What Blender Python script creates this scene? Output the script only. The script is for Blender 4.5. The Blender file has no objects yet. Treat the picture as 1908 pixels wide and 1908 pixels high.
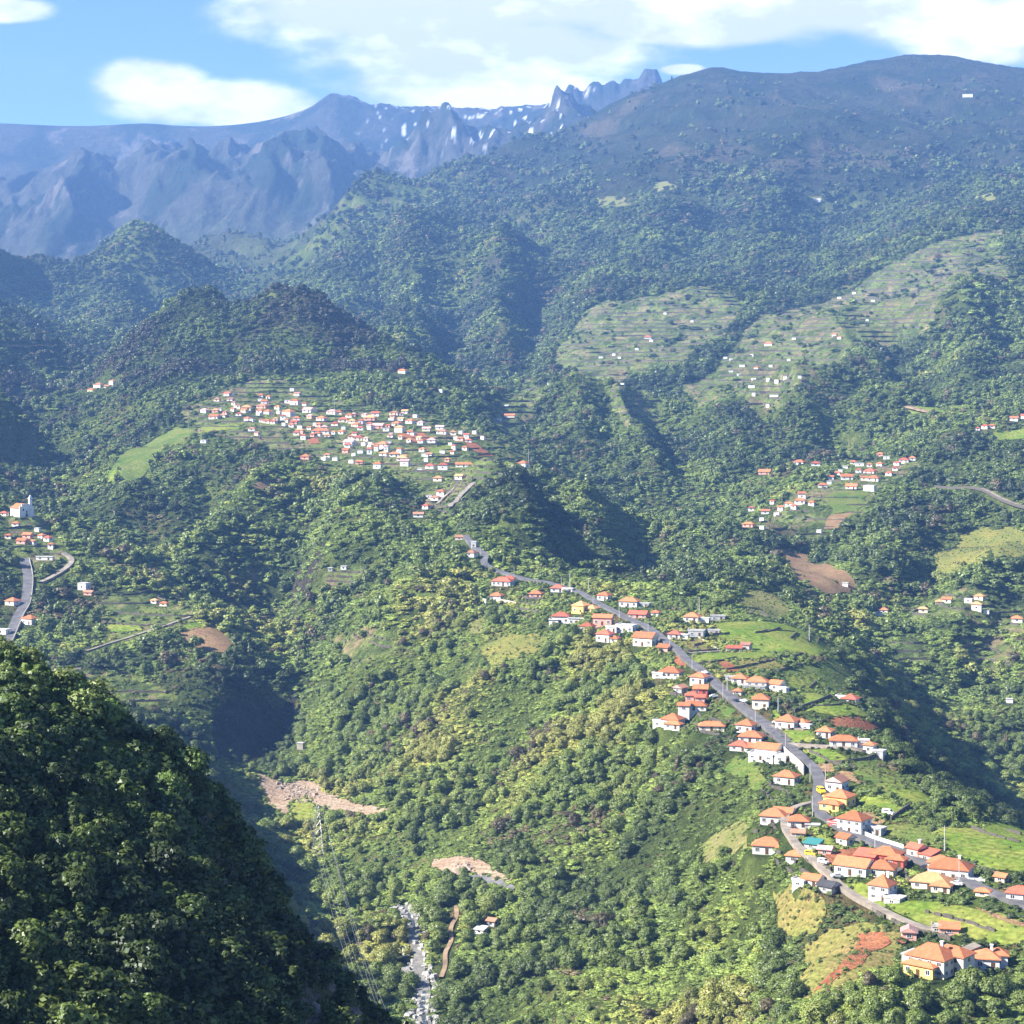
import bpy, bmesh, math, random
import numpy as np
from mathutils import Vector, Matrix, geometry

SC = bpy.context.scene
COL = SC.collection
# ---------------------------------------------------------------- camera (level, lens shifted down like a tilted crop), sky, sun, exposure
cam_d = bpy.data.cameras.new('camera'); cam = bpy.data.objects.new('camera', cam_d); COL.objects.link(cam)
cam_d.sensor_width = 36.0; cam_d.sensor_height = 36.0; cam_d.sensor_fit = 'HORIZONTAL'
cam_d.lens = 36.0*4000.0/1908.0
cam_d.shift_y = (700.0-954.0)/1908.0
cam_d.clip_start = 1.0; cam_d.clip_end = 60000.0
cam.location = (0, 0, 0); cam.rotation_euler = (math.radians(90), 0, 0)
SC.camera = cam

SUN_EL = math.radians(37.0); SUN_AZ = math.radians(-106.0)      # azimuth from straight ahead (+Y), negative = left
sun_dir = Vector((math.sin(SUN_AZ)*math.cos(SUN_EL), math.cos(SUN_AZ)*math.cos(SUN_EL), math.sin(SUN_EL)))
world = bpy.data.worlds.new('World'); SC.world = world; world.use_nodes = True
wn = world.node_tree; bg = wn.nodes['Background']
sky = wn.nodes.new('ShaderNodeTexSky'); sky.sky_type = 'NISHITA'; sky.sun_disc = False
sky.sun_elevation = SUN_EL; sky.sun_rotation = SUN_AZ; sky.altitude = 1500; sky.air_density = 1.0; sky.dust_density = 0.1; sky.ozone_density = 4.0
bg.inputs[1].default_value = 0.062
def sky_clouds():
    # cloud cover as a function of direction: bearing and height angle, banks of cloud broken up by noise, going on all round the horizon
    N = wn.nodes; K = wn.links
    def math_(op, a, b=None, c=None):
        n = N.new('ShaderNodeMath'); n.operation = op
        for i, v in enumerate((a, b, c)):
            if v is None: continue
            if hasattr(v, 'is_linked'): K.new(v, n.inputs[i])
            else: n.inputs[i].default_value = v
        return n.outputs[0]
    tc = N.new('ShaderNodeTexCoord'); sp = N.new('ShaderNodeSeparateXYZ'); K.new(tc.outputs['Generated'], sp.inputs[0])
    az = math_('ARCTAN2', sp.outputs[0], sp.outputs[1]); el = math_('ARCSINE', sp.outputs[2])
    def noise(scale, detail, zoff, daz=0.0, dele=0.0, stretch=2.2):
        cb = N.new('ShaderNodeCombineXYZ'); K.new(math_('ADD', az, daz), cb.inputs[0]); K.new(math_('MULTIPLY', math_('ADD', el, dele), stretch), cb.inputs[1]); cb.inputs[2].default_value = zoff
        n = N.new('ShaderNodeTexNoise'); n.inputs['Scale'].default_value = scale; n.inputs['Detail'].default_value = detail; n.inputs['Roughness'].default_value = .55; K.new(cb.outputs[0], n.inputs['Vector']); return n.outputs['Fac']
    banks = [(780,10,390,105),(900,100,330,80),(890,160,270,62),(1250,-10,420,95),(1300,55,260,40),(1690,0,420,105),(1850,85,200,50),(1000,-170,1000,170),(285,165,105,46),(400,200,190,42),(530,220,85,26),(30,42,80,24),(1270,135,40,10),(2700,60,600,90),(-900,120,500,80),(-1800,-100,500,120)]
    best = None
    for (cx, cy, rx, ry) in banks:
        qx = math_('DIVIDE', math_('SUBTRACT', az, (cx-954)/4000), rx/4000); qy = math_('DIVIDE', math_('SUBTRACT', el, (700-cy)/4000), ry/4000)
        d = math_('SUBTRACT', 1.0, math_('SQRT', math_('ADD', math_('MULTIPLY', qx, qx), math_('MULTIPLY', qy, qy))))
        best = d if best is None else math_('SMOOTH_MAX', best, d, .10)
    # scattered fair weather cloud elsewhere in the sky
    other = math_('MULTIPLY', math_('SUBTRACT', noise(3.0, 3, 7.0), .56), 4.0)
    off = N.new('ShaderNodeMapRange'); off.inputs['From Min'].default_value = .35; off.inputs['From Max'].default_value = .8; K.new(math_('ABSOLUTE', az), off.inputs['Value'])
    offe = N.new('ShaderNodeMapRange'); offe.inputs['From Min'].default_value = .25; offe.inputs['From Max'].default_value = .45; K.new(el, offe.inputs['Value'])
    best = math_('MAXIMUM', best, math_('SUBTRACT', math_('MULTIPLY', other, math_('MAXIMUM', off.outputs[0], offe.outputs[0])), .3))
    f1 = noise(15, 7, 1.3); f2 = noise(15, 7, 1.3, -.010, .018)
    dens = math_('ADD', best, math_('MULTIPLY', math_('SUBTRACT', math_('ADD', math_('MULTIPLY', f1, .72), math_('MULTIPLY', noise(48, 5, 4.1), .28)), .5), 1.35))
    mr = N.new('ShaderNodeMapRange'); mr.interpolation_type = 'SMOOTHSTEP'; mr.inputs['From Min'].default_value = -.2; mr.inputs['From Max'].default_value = .3; K.new(dens, mr.inputs['Value'])
    lit = N.new('ShaderNodeMapRange'); lit.inputs['From Min'].default_value = -.05; lit.inputs['From Max'].default_value = .12; K.new(math_('SUBTRACT', f1, f2), lit.inputs['Value'])
    cc = N.new('ShaderNodeMix'); cc.data_type = 'RGBA'; cc.inputs['A'].default_value = (5.3,5.4,6.6,1); cc.inputs['B'].default_value = (8.6,8.6,8.9,1); K.new(lit.outputs[0], cc.inputs['Factor'])
    mx = N.new('ShaderNodeMix'); mx.data_type = 'RGBA'; K.new(math_('MULTIPLY', mr.outputs[0], .96), mx.inputs['Factor']); hs = N.new('ShaderNodeHueSaturation'); hs.inputs['Saturation'].default_value = 1.12; hs.inputs['Hue'].default_value = .512; K.new(sky.outputs[0], hs.inputs['Color']); K.new(hs.outputs[0], mx.inputs['A']); K.new(cc.outputs['Result'], mx.inputs['B'])
    K.new(mx.outputs['Result'], bg.inputs[0])
sky_clouds()
sl = bpy.data.lights.new('sun', 'SUN'); sl.energy = 5.0; sl.angle = math.radians(0.53); sl.color = (1.0, 0.94, 0.84)
so = bpy.data.objects.new('sun', sl); COL.objects.link(so); so.rotation_euler = sun_dir.to_track_quat('Z', 'Y').to_euler()
SC.view_settings.view_transform = 'Standard'; SC.view_settings.look = 'None'; SC.view_settings.gamma = 1.0
SC.view_settings.exposure = 1.7
SC.view_settings.use_curve_mapping = False
SC.cycles.max_bounces = 5; SC.cycles.diffuse_bounces = 2; SC.cycles.glossy_bounces = 1; SC.cycles.transmission_bounces = 2
SC.cycles.volume_bounces = 1; SC.cycles.transparent_max_bounces = 8
SC.cycles.use_denoising = True
SC.cycles.use_adaptive_sampling = True; SC.cycles.adaptive_threshold = 0.02
# ---------------------------------------------------------------- terrain (a height field fitted to control points, metres, camera at the origin)
# control points are written as (image pixel x, image pixel y, assumed distance): 954 = straight ahead, 700 = camera level, 4000 units = 45 degrees
F = 4000.0; CX = 954.0; HZ = 700.0
def W(px, py, D):
    return np.array([(px - CX) / F * D, D, (HZ - py) / F * D])

LINES = []
def L(*pts): LINES.append([tuple(map(float, p)) for p in pts])
# near spur on the left : crest, flank, foot, hidden back
L((-700,980,300),(-300,1140,285),(0,1250,272),(60,1285,270),(150,1318,268),(250,1395,266),(320,1440,265),(400,1490,262),(425,1560,260),(445,1660,256),(492,1735,252),(562,1812,248),(648,1885,242),(725,1965,236),(800,2140,228))
L((-700,1250,205),(-300,1500,212),(0,1590,222),(150,1620,226),(300,1690,228),(420,1760,228),(520,1850,226),(620,1980,222))
L((-700,1700,160),(-300,1860,172),(0,1960,184),(200,2010,190),(400,2080,196),(600,2200,200))
L((-700,2600,110),(0,2700,120),(600,2800,130),(1200,3000,150),(1900,3000,160),(2600,3000,160))
L((-700,1150,360),(-300,1400,360),(0,1660,350),(200,1800,345),(400,2000,340),(600,2250,330),(800,2500,310))
# valley of the river
L((760,2300,600),(790,2080,690),(800,1975,745),(792,1900,795),(780,1805,860),(700,1722,905),(640,1635,990),(575,1570,1060),(505,1500,1130),(470,1445,1205),(500,1405,1270),(535,1372,1330))
L((900,2300,620),(950,2000,730),(900,1900,790),(860,1800,845),(780,1700,925),(730,1640,985),(660,1560,1050),(590,1495,1120),(540,1440,1200))
# left bank wall above the river (hidden behind the near spur)
L((500,2080,640),(480,1900,720),(430,1720,800),(360,1560,900),(300,1450,1000),(290,1400,1100),(330,1370,1180))
L((640,2080,690),(640,1910,775),(610,1790,850),(560,1700,920),(520,1640,985),(480,1570,1060),(440,1495,1130))
L((200,2000,520),(0,1750,560),(-400,1500,600))
L((100,1500,900),(-200,1300,900),(-600,900,900))
# left village spur : cliff above the river, terraces, road, church
L((400,1445,1215),(450,1425,1245),(510,1400,1290),(548,1362,1345))
L((395,1340,1245),(430,1318,1262),(480,1300,1300),(535,1285,1345),(556,1262,1400))
L((200,1330,1240),(300,1330,1240),(350,1320,1250))
L((60,1290,1270),(150,1262,1300),(250,1255,1320),(350,1240,1340),(450,1235,1370),(520,1245,1390))
L((20,1210,1385),(100,1215,1380),(200,1195,1400),(300,1178,1420),(360,1150,1450),(420,1160,1450),(470,1190,1450))
L((20,1185,1400),(40,1150,1440),(50,1110,1480),(55,1075,1520),(45,1040,1560))
L((100,1070,1530),(180,1080,1520),(260,1105,1500),(330,1130,1480))
L((40,958,1660),(60,990,1630),(100,1010,1600),(150,1030,1590),(250,1070,1560))
L((-100,930,1660),(-300,800,1700),(-700,500,1700))
L((-100,1120,1450),(-300,1000,1450),(-700,700,1400))
L((-100,1330,1200),(-400,1150,1200))
# gully between the left spur and the village hill
L((500,1215,1480),(490,1150,1560),(470,1105,1610),(420,1075,1680),(300,1040,1760),(180,990,1850),(110,950,1950),(60,920,2050))
# lower forest of the village hill
L((560,1150,1480),(560,1080,1560),(560,1010,1640),(570,950,1720),(560,900,1820))
L((450,1060,1640),(440,1000,1720),(420,940,1800),(400,880,1900))
L((650,1150,1400),(680,1080,1470),(690,1020,1540),(700,970,1620),(690,910,1720))
L((300,1000,1780),(280,940,1860),(270,880,1960),(300,820,2080))
L((180,960,1900),(170,910,1990),(200,870,2080),(240,830,2160))
L((800,1090,1400),(780,1030,1480),(790,985,1560),(800,945,1660))
# village shoulder
L((330,770,2150),(400,800,2060),(500,820,2010),(620,840,1950),(740,850,1900),(860,862,1860),(940,870,1850),(985,872,1850))
L((380,745,2220),(480,735,2250),(560,750,2200),(650,775,2130),(760,790,2080),(850,800,2060),(930,815,2040))
L((490,692,2360),(560,715,2320),(640,745,2260),(740,765,2190),(820,780,2140))
L((600,885,1820),(700,900,1780),(790,912,1740),(860,915,1730),(930,905,1760),(990,890,1800))
L((800,950,1690),(830,945,1690),(860,985,1560),(868,1010,1480))
# village hill : two wooded humps
L((120,735,2500),(200,690,2600),(250,640,2680),(290,600,2720),(340,566,2740),(390,563,2740),(430,590,2720),(470,570,2680),(520,556,2640),(570,560,2620),(620,585,2600),(680,610,2560),(730,645,2520),(790,690,2450),(850,750,2330))
L((300,700,2450),(380,680,2470),(450,660,2470),(520,650,2480),(600,670,2460),(680,700,2400))
L((120,790,2350),(200,770,2330),(280,750,2300))
L((340,640,3100),(520,650,3050),(680,690,2900),(780,720,2750))
# valley left of the village hill
L((50,905,2120),(85,860,2300),(120,800,2520),(100,745,2750),(140,720,2900),(200,690,3150),(250,660,3500),(330,610,4000),(440,560,4600),(520,520,5300))
# left far spur behind the church
L((-700,350,2300),(-300,580,2250),(0,738,2160),(50,780,2160),(85,850,2150),(105,885,2140))
L((0,870,2000),(-200,760,2000))
L((-700,330,2700),(-300,470,2750),(-100,585,2850),(0,646,2900),(60,650,2950),(120,655,3000),(160,680,3000))  # off-frame end built up to shadow the left side of the valley
L((0,745,2500),(60,735,2650))
# hills on the left, further up the valley
L((-700,60,4300),(-300,230,4300),(-100,430,4300),(0,555,4300),(80,595,4200),(130,625,4000),(170,640,3700))  # unseen part past the left edge raised to cast shade on these hills
L((90,560,4700),(150,520,4650),(200,480,4600),(240,445,4600),(270,440,4600),(310,465,4600),(350,495,4550),(400,530,4500),(430,575,4300))
L((230,560,4200),(250,600,3900),(290,620,3600))
L((300,530,5400),(360,510,5400),(425,480,5400),(480,505,5300),(560,500,5300),(620,455,5200))
L((560,560,4600),(600,520,4700),(620,480,4800))
# dark peak in the middle and its flanks
L((560,470,5200),(610,430,5200),(640,395,5200),(665,358,5200),(695,350,5200),(725,362,5200),(760,372,5250),(830,370,5350),(880,352,5500),(940,318,5700),(1000,282,5900),(1060,242,6100),(1120,212,6200),(1180,180,6250),(1240,158,6300),(1300,136,6350),(1360,130,6350),(1420,140,6350),(1480,148,6400),(1540,133,6400),(1600,122,6400),(1690,107,6400),(1790,112,6400),(1850,124,6400),(1908,133,6400),(2100,170,6400),(2600,200,6400))
L((640,480,4600),(700,440,4700),(760,430,4800),(830,430,4900))
L((600,600,4000),(680,560,4100),(760,520,4200),(840,500,4300),(900,480,4400))
L((700,640,3500),(760,610,3600),(820,590,3700),(880,560,3900),(940,520,4200),(990,470,4500))
L((790,705,2950),(800,680,3100),(810,640,3400),(860,600,3700))
L((860,738,2780),(880,700,3000),(930,650,3250),(960,600,3500),(1000,550,3900))
L((870,690,3050),(905,640,3200),(930,590,3450))
# gully right of it
L((905,745,2800),(970,700,2960),(995,650,3150),(1010,600,3400),(1035,560,3700))
# right mountain
L((960,400,5200),(1060,360,5300),(1160,330,5350),(1260,300,5400))
L((1000,520,4300),(1060,460,4500),(1130,400,4700),(1220,350,4900),(1300,330,5000))
L((1080,300,5800),(1180,260,5800),(1280,230,5800),(1400,220,5800),(1500,215,5850),(1650,200,5900),(1800,190,5900),(1900,200,5900))
L((1330,310,5200),(1420,270,5300),(1520,262,5300),(1600,285,5250),(1700,280,5300),(1850,260,5400))
L((1100,560,3700),(1200,520,3850),(1300,500,3950),(1400,510,3900),(1480,520,3850))
L((1200,440,4300),(1300,420,4400),(1400,400,4500),(1500,390,4600),(1600,380,4700))
L((1480,560,3650),(1540,540,3750),(1600,500,3950),(1640,440,4300),(1680,390,4600))
L((1640,500,3650),(1700,478,3650),(1760,450,3700),(1830,425,3750),(1908,400,3800),(2200,330,3900),(2600,250,4000))
L((1750,380,4400),(1830,360,4500),(1908,340,4600))
# terraced slopes
L((1060,620,3250),(1130,600,3330),(1200,580,3420),(1280,575,3420),(1350,560,3480))
L((1080,680,3000),(1160,650,3100),(1240,640,3120),(1320,620,3180),(1400,600,3250))
L((1000,690,2950),(1040,650,3100),(1060,590,3400))
L((1300,690,2850),(1380,670,2880),(1450,660,2900),(1500,640,2980),(1560,600,3120))
L((1560,580,3350),(1620,560,3380),(1680,530,3420),(1740,510,3450))
L((1400,730,2660),(1460,720,2690),(1500,700,2750),(1540,660,2880))
L((950,768,2700),(980,780,2640),(1040,760,2680),(1100,730,2760),(1200,720,2760),(1300,740,2660))
L((1000,830,2380),(1080,800,2480),(1160,800,2470),(1250,790,2480),(1350,790,2450),(1430,780,2480))
L((1100,880,2200),(1180,870,2220),(1260,880,2180),(1350,860,2200),(1440,850,2200),(1520,850,2170))
# stream behind the main ridge
L((950,830,2300),(1010,870,2180),(1080,905,2100),(1160,950,2000),(1240,990,1900),(1330,1000,1850),(1420,1010,1790),(1480,1050,1700),(1540,1100,1600),(1590,1170,1490),(1630,1240,1390),(1700,1330,1300),(1800,1430,1220),(1908,1530,1150),(2200,1750,1000),(2600,1900,900))
# dark gully on the right and its spurs
L((1560,860,2120),(1620,840,2200),(1680,790,2400),(1690,720,2600),(1660,660,2800),(1690,600,3050))
L((1540,760,2500),(1580,700,2700),(1610,650,2850))
L((1740,780,2380),(1770,700,2560),(1780,640,2750),(1800,590,2950),(1830,540,3150))
L((1600,870,2080),(1700,840,2150),(1780,800,2250),(1850,770,2320),(1908,740,2380),(2200,600,2500),(2600,400,2600))
L((1880,640,2800),(1908,560,3100))
# hamlet ridge on the right
L((1400,985,1730),(1440,965,1770),(1490,935,1840),(1540,910,1900),(1600,885,1960),(1660,865,2000),(1710,855,2010),(1800,815,2080),(1880,790,2120))
L((1430,890,2010),(1500,870,2060),(1560,858,2090))
L((1640,905,1900),(1720,915,1880),(1800,912,1880),(1850,928,1830),(1908,946,1790),(2200,950,1700),(2600,900,1600))
L((1540,985,1770),(1620,980,1770),(1700,990,1750),(1780,1000,1730))
L((1500,1030,1740),(1560,1060,1690),(1640,1070,1660),(1720,1070,1650),(1800,1040,1680),(1908,1010,1690))
L((1640,1140,1560),(1720,1135,1560),(1800,1120,1570),(1850,1120,1570),(1908,1140,1540),(2300,1100,1450))
L((1660,1230,1430),(1760,1240,1410),(1860,1230,1410),(1908,1230,1400),(2300,1250,1250))
L((1740,1320,1330),(1840,1340,1300),(1908,1340,1300))
L((1860,850,2030),(1908,830,2050),(2300,700,2100))
# knob and wooded flank behind the main ridge
L((870,935,1680),(885,905,1710),(920,925,1680),(960,930,1670))
L((900,1000,1530),(930,980,1570),(980,955,1640),(1030,940,1690),(1070,960,1680))
L((960,1050,1440),(1030,1030,1490),(1100,1020,1540),(1150,1035,1540))
L((1060,1090,1340),(1130,1080,1390),(1200,1075,1430),(1270,1080,1440),(1330,1080,1440))
L((1060,930,1800),(1120,960,1760),(1180,1000,1690),(1220,1050,1600))
L((1330,1030,1650),(1390,1050,1600),(1440,1085,1520),(1480,1120,1460),(1530,1170,1380),(1570,1215,1310),(1610,1260,1250))
# main ridge
L((868,1010,1470),(905,1050,1400),(935,1075,1368),(1000,1100,1320),(1060,1112,1290),(1130,1145,1235),(1200,1182,1170),(1255,1208,1118),(1330,1280,1035),(1400,1340,975),(1480,1410,905),(1525,1460,862),(1530,1525,810),(1600,1575,768),(1740,1648,712),(1850,1695,678),(1950,1740,650),(2300,1880,570),(2600,1980,520))
L((1180,1125,1290),(1250,1140,1265),(1330,1152,1250),(1420,1160,1240),(1500,1180,1205),(1555,1225,1140))
L((1330,1215,1130),(1420,1215,1130),(1500,1225,1115))
L((1440,1290,1030),(1520,1300,1020),(1590,1310,1010),(1635,1335,985))
L((1480,1345,960),(1560,1365,935),(1640,1385,915))
L((1560,1430,870),(1620,1440,860),(1690,1470,835))
L((1640,1510,800),(1720,1530,785),(1800,1555,765),(1908,1570,755),(2200,1600,720))
L((1700,1590,742),(1800,1610,728),(1908,1640,708),(2200,1740,640))
L((1620,1265,1210),(1660,1350,1080),(1700,1440,960),(1760,1490,900),(1850,1540,850),(1950,1570,830),(2200,1650,760))
L((1660,1330,1180),(1740,1430,1070),(1850,1520,970),(1950,1580,900))
L((1470,1530,802),(1480,1580,768),(1560,1655,722),(1640,1705,692),(1740,1755,664),(1850,1790,645),(1950,1820,630))
L((1640,1790,640),(1740,1815,630),(1850,1830,620),(1950,1850,610))
L((1500,1800,642),(1560,1850,618),(1650,1900,596),(1750,1930,584),(1850,1920,588),(1950,1930,580),(2300,2050,520))
L((1300,2050,590),(1500,2100,550),(1700,2150,520),(1900,2150,510),(2300,2300,450))
# big forested flank facing the river
L((850,1050,1400),(880,1120,1330),(960,1150,1280),(1030,1190,1210),(1120,1220,1150),(1200,1245,1105))
L((1230,1290,1050),(1290,1370,975),(1370,1430,910),(1440,1480,860),(1410,1540,815),(1420,1600,775),(1500,1660,725))
L((700,1150,1350),(760,1200,1280),(850,1230,1230),(950,1260,1170),(1050,1300,1110),(1150,1350,1050))
L((600,1250,1330),(650,1290,1270),(750,1330,1200),(850,1370,1130),(950,1400,1080),(1080,1430,1020),(1200,1450,980))
L((570,1330,1320),(600,1400,1230),(680,1440,1160),(780,1480,1090),(900,1520,1020),(1020,1560,960),(1150,1590,910),(1290,1610,860))
L((700,1520,1080),(780,1560,1020),(860,1600,965),(930,1640,925),(1000,1680,890),(1100,1700,860),(1220,1720,820),(1350,1740,775),(1440,1740,750))
L((960,1790,835),(1060,1810,800),(1180,1830,765),(1300,1830,740),(1400,1830,715),(1470,1850,680))
L((1000,1950,750),(1100,1950,725),(1250,1960,680),(1400,1960,640))
L((1000,2200,620),(1200,2250,560),(1500,2300,500))
# great mountain wall at the head of the valley
RIDGE = [(-700,190,9300),(-300,215,9300),(0,236,9200),(70,240,9200),(150,247,9200),(210,241,9200),(270,232,9200),(330,238,9250),(400,244,9300),(480,236,9300),(540,218,9300),(575,205,9300),(600,190,9300),(620,172,9300),(640,178,9300),(680,196,9350),(740,204,9350),(800,210,9350),(860,208,9350),(920,216,9350),(960,206,9350),(1000,214,9300),(1030,200,9250),(1060,178,9200),(1075,190,9200),(1100,176,9200),(1120,168,9200),(1150,172,9200),(1180,160,9200),(1195,146,9200),(1225,146,9200),(1240,168,9200),(1300,230,9200),(1500,290,9200),(1900,300,9200),(2600,300,9200)]
L(*RIDGE)
L(*[(p[0], p[1]+95, p[2]*0.935) for p in RIDGE[::2]])
L((-300,560,7000),(0,530,7000),(100,505,7000),(200,480,7000),(300,455,6900),(420,440,6900),(540,440,6900),(640,440,6800),(760,420,6800),(900,400,6900),(1050,330,7300))
L((-300,400,7800),(0,380,7800),(150,370,7800),(300,350,7800),(450,345,7800),(600,330,7800),(750,325,7800),(900,310,7900),(1050,275,8200))
L((-300,600,5600),(0,600,5600),(100,580,5600),(200,545,5700),(400,500,6000),(600,480,6000))
L((1240,260,7600),(1500,260,7600),(1900,260,7600),(2600,260,7600))
L((-700,330,10800),(0,330,10800),(600,300,10800),(1200,300,10800),(1900,330,10800),(2600,330,10800))
L((-700,80,5000),(-700,280,3300)); L((2600,300,5000),(2600,420,3200),(2600,800,1300))

def build_controls():
    pts = []
    for ln in LINES:
        for a, b in zip(ln[:-1], ln[1:]):
            n = max(1, int(math.hypot(b[0]-a[0], (math.log(b[2])-math.log(a[2]))*F) / 130.0))
            for k in range(n):
                t = k / n
                pts.append((a[0]+(b[0]-a[0])*t, a[1]+(b[1]-a[1])*t, a[2]*(b[2]/a[2])**t))
        pts.append(ln[-1])
    pts = np.array(pts)
    return np.stack([(pts[:,0]-CX)/F, np.log(pts[:,2])], 1), (HZ-pts[:,1])/F

CP, CV = build_controls()
_c2 = 0.012**2
def _kern(A, B):
    d2 = (A[:,None,0]-B[None,:,0])**2
    d2 += (A[:,None,1]-B[None,:,1])**2
    d2 += np.asarray(_c2, A.dtype)
    return np.sqrt(d2, out=d2)
_n = len(CP)
_A = np.zeros((_n+3, _n+3)); _A[:_n,:_n] = _kern(CP, CP) - 0.0016*np.eye(_n)
_P = np.c_[np.ones(_n), CP]; _A[:_n,_n:] = _P; _A[_n:,:_n] = _P.T
_sol = np.linalg.solve(_A, np.r_[CV, 0, 0, 0])
def rbf(u, v):
    q = np.stack([u.ravel(), v.ravel()], 1).astype(np.float32)
    out = np.empty(len(q), np.float32); C = CP.astype(np.float32); w = _sol[:_n].astype(np.float32)
    for i in range(0, len(q), 8192):
        out[i:i+8192] = _kern(q[i:i+8192], C) @ w
    return (out + _sol[_n] + _sol[_n+1]*q[:,0] + _sol[_n+2]*q[:,1]).reshape(u.shape)

# --- noise
_rng = np.random.RandomState(7)
_perm = _rng.permutation(512); _perm = np.r_[_perm, _perm, _perm]
_grad = np.stack([np.cos(np.linspace(0, 2*np.pi, 64, False)), np.sin(np.linspace(0, 2*np.pi, 64, False))], 1)
def perlin(x, y, seed=0):
    x = x + seed*17.31; y = y - seed*9.77
    xi = np.floor(x).astype(np.int64); yi = np.floor(y).astype(np.int64)
    xf = x-xi; yf = y-yi
    def g(ix, iy, fx, fy):
        h = _perm[(_perm[ix & 511] + iy) & 511] & 63
        return _grad[h,0]*fx + _grad[h,1]*fy
    u = xf*xf*xf*(xf*(xf*6-15)+10); v = yf*yf*yf*(yf*(yf*6-15)+10)
    a = g(xi,yi,xf,yf); b = g(xi+1,yi,xf-1,yf); c = g(xi,yi+1,xf,yf-1); d = g(xi+1,yi+1,xf-1,yf-1)
    return ((a+(b-a)*u)*(1-v) + (c+(d-c)*u)*v)*1.5
def fbm(x, y, n=4, seed=0):
    s = 0; a = 1.0
    for k in range(n):
        s = s + a*perlin(x*2**k, y*2**k, seed+k); a *= 0.5
    return s
def ridged(x, y, n=3, seed=0):
    s = 0; a = 1.0
    for k in range(n):
        s = s + a*(1-2*np.abs(perlin(x*2**k, y*2**k, seed+k))); a *= 0.5
    return s/1.75
def sstep(a, b, x):
    t = np.clip((x-a)/(b-a), 0, 1); return t*t*(3-2*t)

NU, NV = 620, 1150
_s = np.linspace(-1, 1, NU)
UG = np.sign(_s)*np.where(np.abs(_s) < 0.84, np.abs(_s)*0.30, 0.252+(np.abs(_s)-0.84)*1.1)   # to about 24 degrees either side
_k = np.array([0,.05,.13,.22,.52,.72,.80,.97,1.0]); _vv = np.log(np.array([105,190,300,560,1400,3600,5000,9500,11500.]))
VG = np.interp(np.linspace(0,1,NV), _k, _vv)
GU, GV = np.meshgrid(UG, VG, indexing='ij')
# coarse evaluation of the smooth surface, then refine
_cu = np.linspace(UG[0], UG[-1], 330); _cv = np.linspace(VG[0], VG[-1], 640)
_T = rbf(*np.meshgrid(_cu, _cv, indexing='ij'))
def bil(G, ua, va, u, v):
    i = np.clip(np.interp(u, ua, np.arange(len(ua))), 0, len(ua)-1.001); j = np.clip(np.interp(v, va, np.arange(len(va))), 0, len(va)-1.001)
    i0 = i.astype(int); j0 = j.astype(int); a = i-i0; b = j-j0
    return (G[i0,j0]*(1-a)+G[i0+1,j0]*a)*(1-b) + (G[i0,j0+1]*(1-a)+G[i0+1,j0+1]*a)*b
T0 = bil(_T, _cu, _cv, GU, GV)
Dg = np.exp(GV); Xg = GU*Dg; Yg = Dg; Zg = T0*Dg

def relief(X, Y, Z):
    D = Y
    wx = X + 60*fbm(X/500, Y/500, 2, 31); wy = Y + 60*fbm(X/500, Y/500, 2, 41)
    out = 0
    # mountain wall : buttresses running down towards the valley
    far = sstep(6300, 7400, D)*(1-sstep(7900, 8950, D))*(1-sstep(1080, 1300, X/D*F+CX))
    rib = ridged((wx+0.12*wy)/620, wy/2600, 4, 3)
    out = out + far*(240*(rib-.25) + 75*ridged((wx-0.1*wy)/280, wy/1300, 3, 19) + 26*ridged(wx/120, wy/420, 3, 9) + 15*ridged(wx/52, wy/190, 2, 29))
    cr = sstep(8900, 9300, D)
    out = out + cr*sstep(560, 680, X/D*F+CX)*26*ridged(X/150, Y/400, 3, 12)
    # wooded mountain spurs
    mid = sstep(2600, 3800, D)*(1-sstep(6000, 6700, D))
    out = out + mid*(46*ridged((wx*0.9+wy*0.25)/420, (wy-0.4*wx)/1000, 2, 5)+5*ridged(wx/110, wy/200, 2, 15))*(1-0.6*sstep(4700, 5500, D))
    up = sstep(4700, 5400, D)*(1-sstep(5750, 6200, D))
    out = out + up*(62*ridged((wx+.5*wy)/330, (wy-.3*wx)/900, 3, 25))
    out = out + sstep(4900, 5500, D)*(1-sstep(6450, 6800, D))*sstep(900, 1100, X/D*F+CX)*(9*ridged((wx+.4*wy)/120, (wy-.3*wx)/330, 3, 35))
    near = sstep(900, 1500, D)*(1-sstep(2700, 3800, D))
    out = out + near*(12*ridged(wx/170, wy/330, 3, 6))
    out = out + sstep(500, 800, D)*(1-sstep(1000, 1600, D))*3.0*ridged(wx/70, wy/90, 3, 8)
    out = out + (1-sstep(350, 500, D))*1.6*ridged(X/16, Y/16, 3, 11)
    return out
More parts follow.
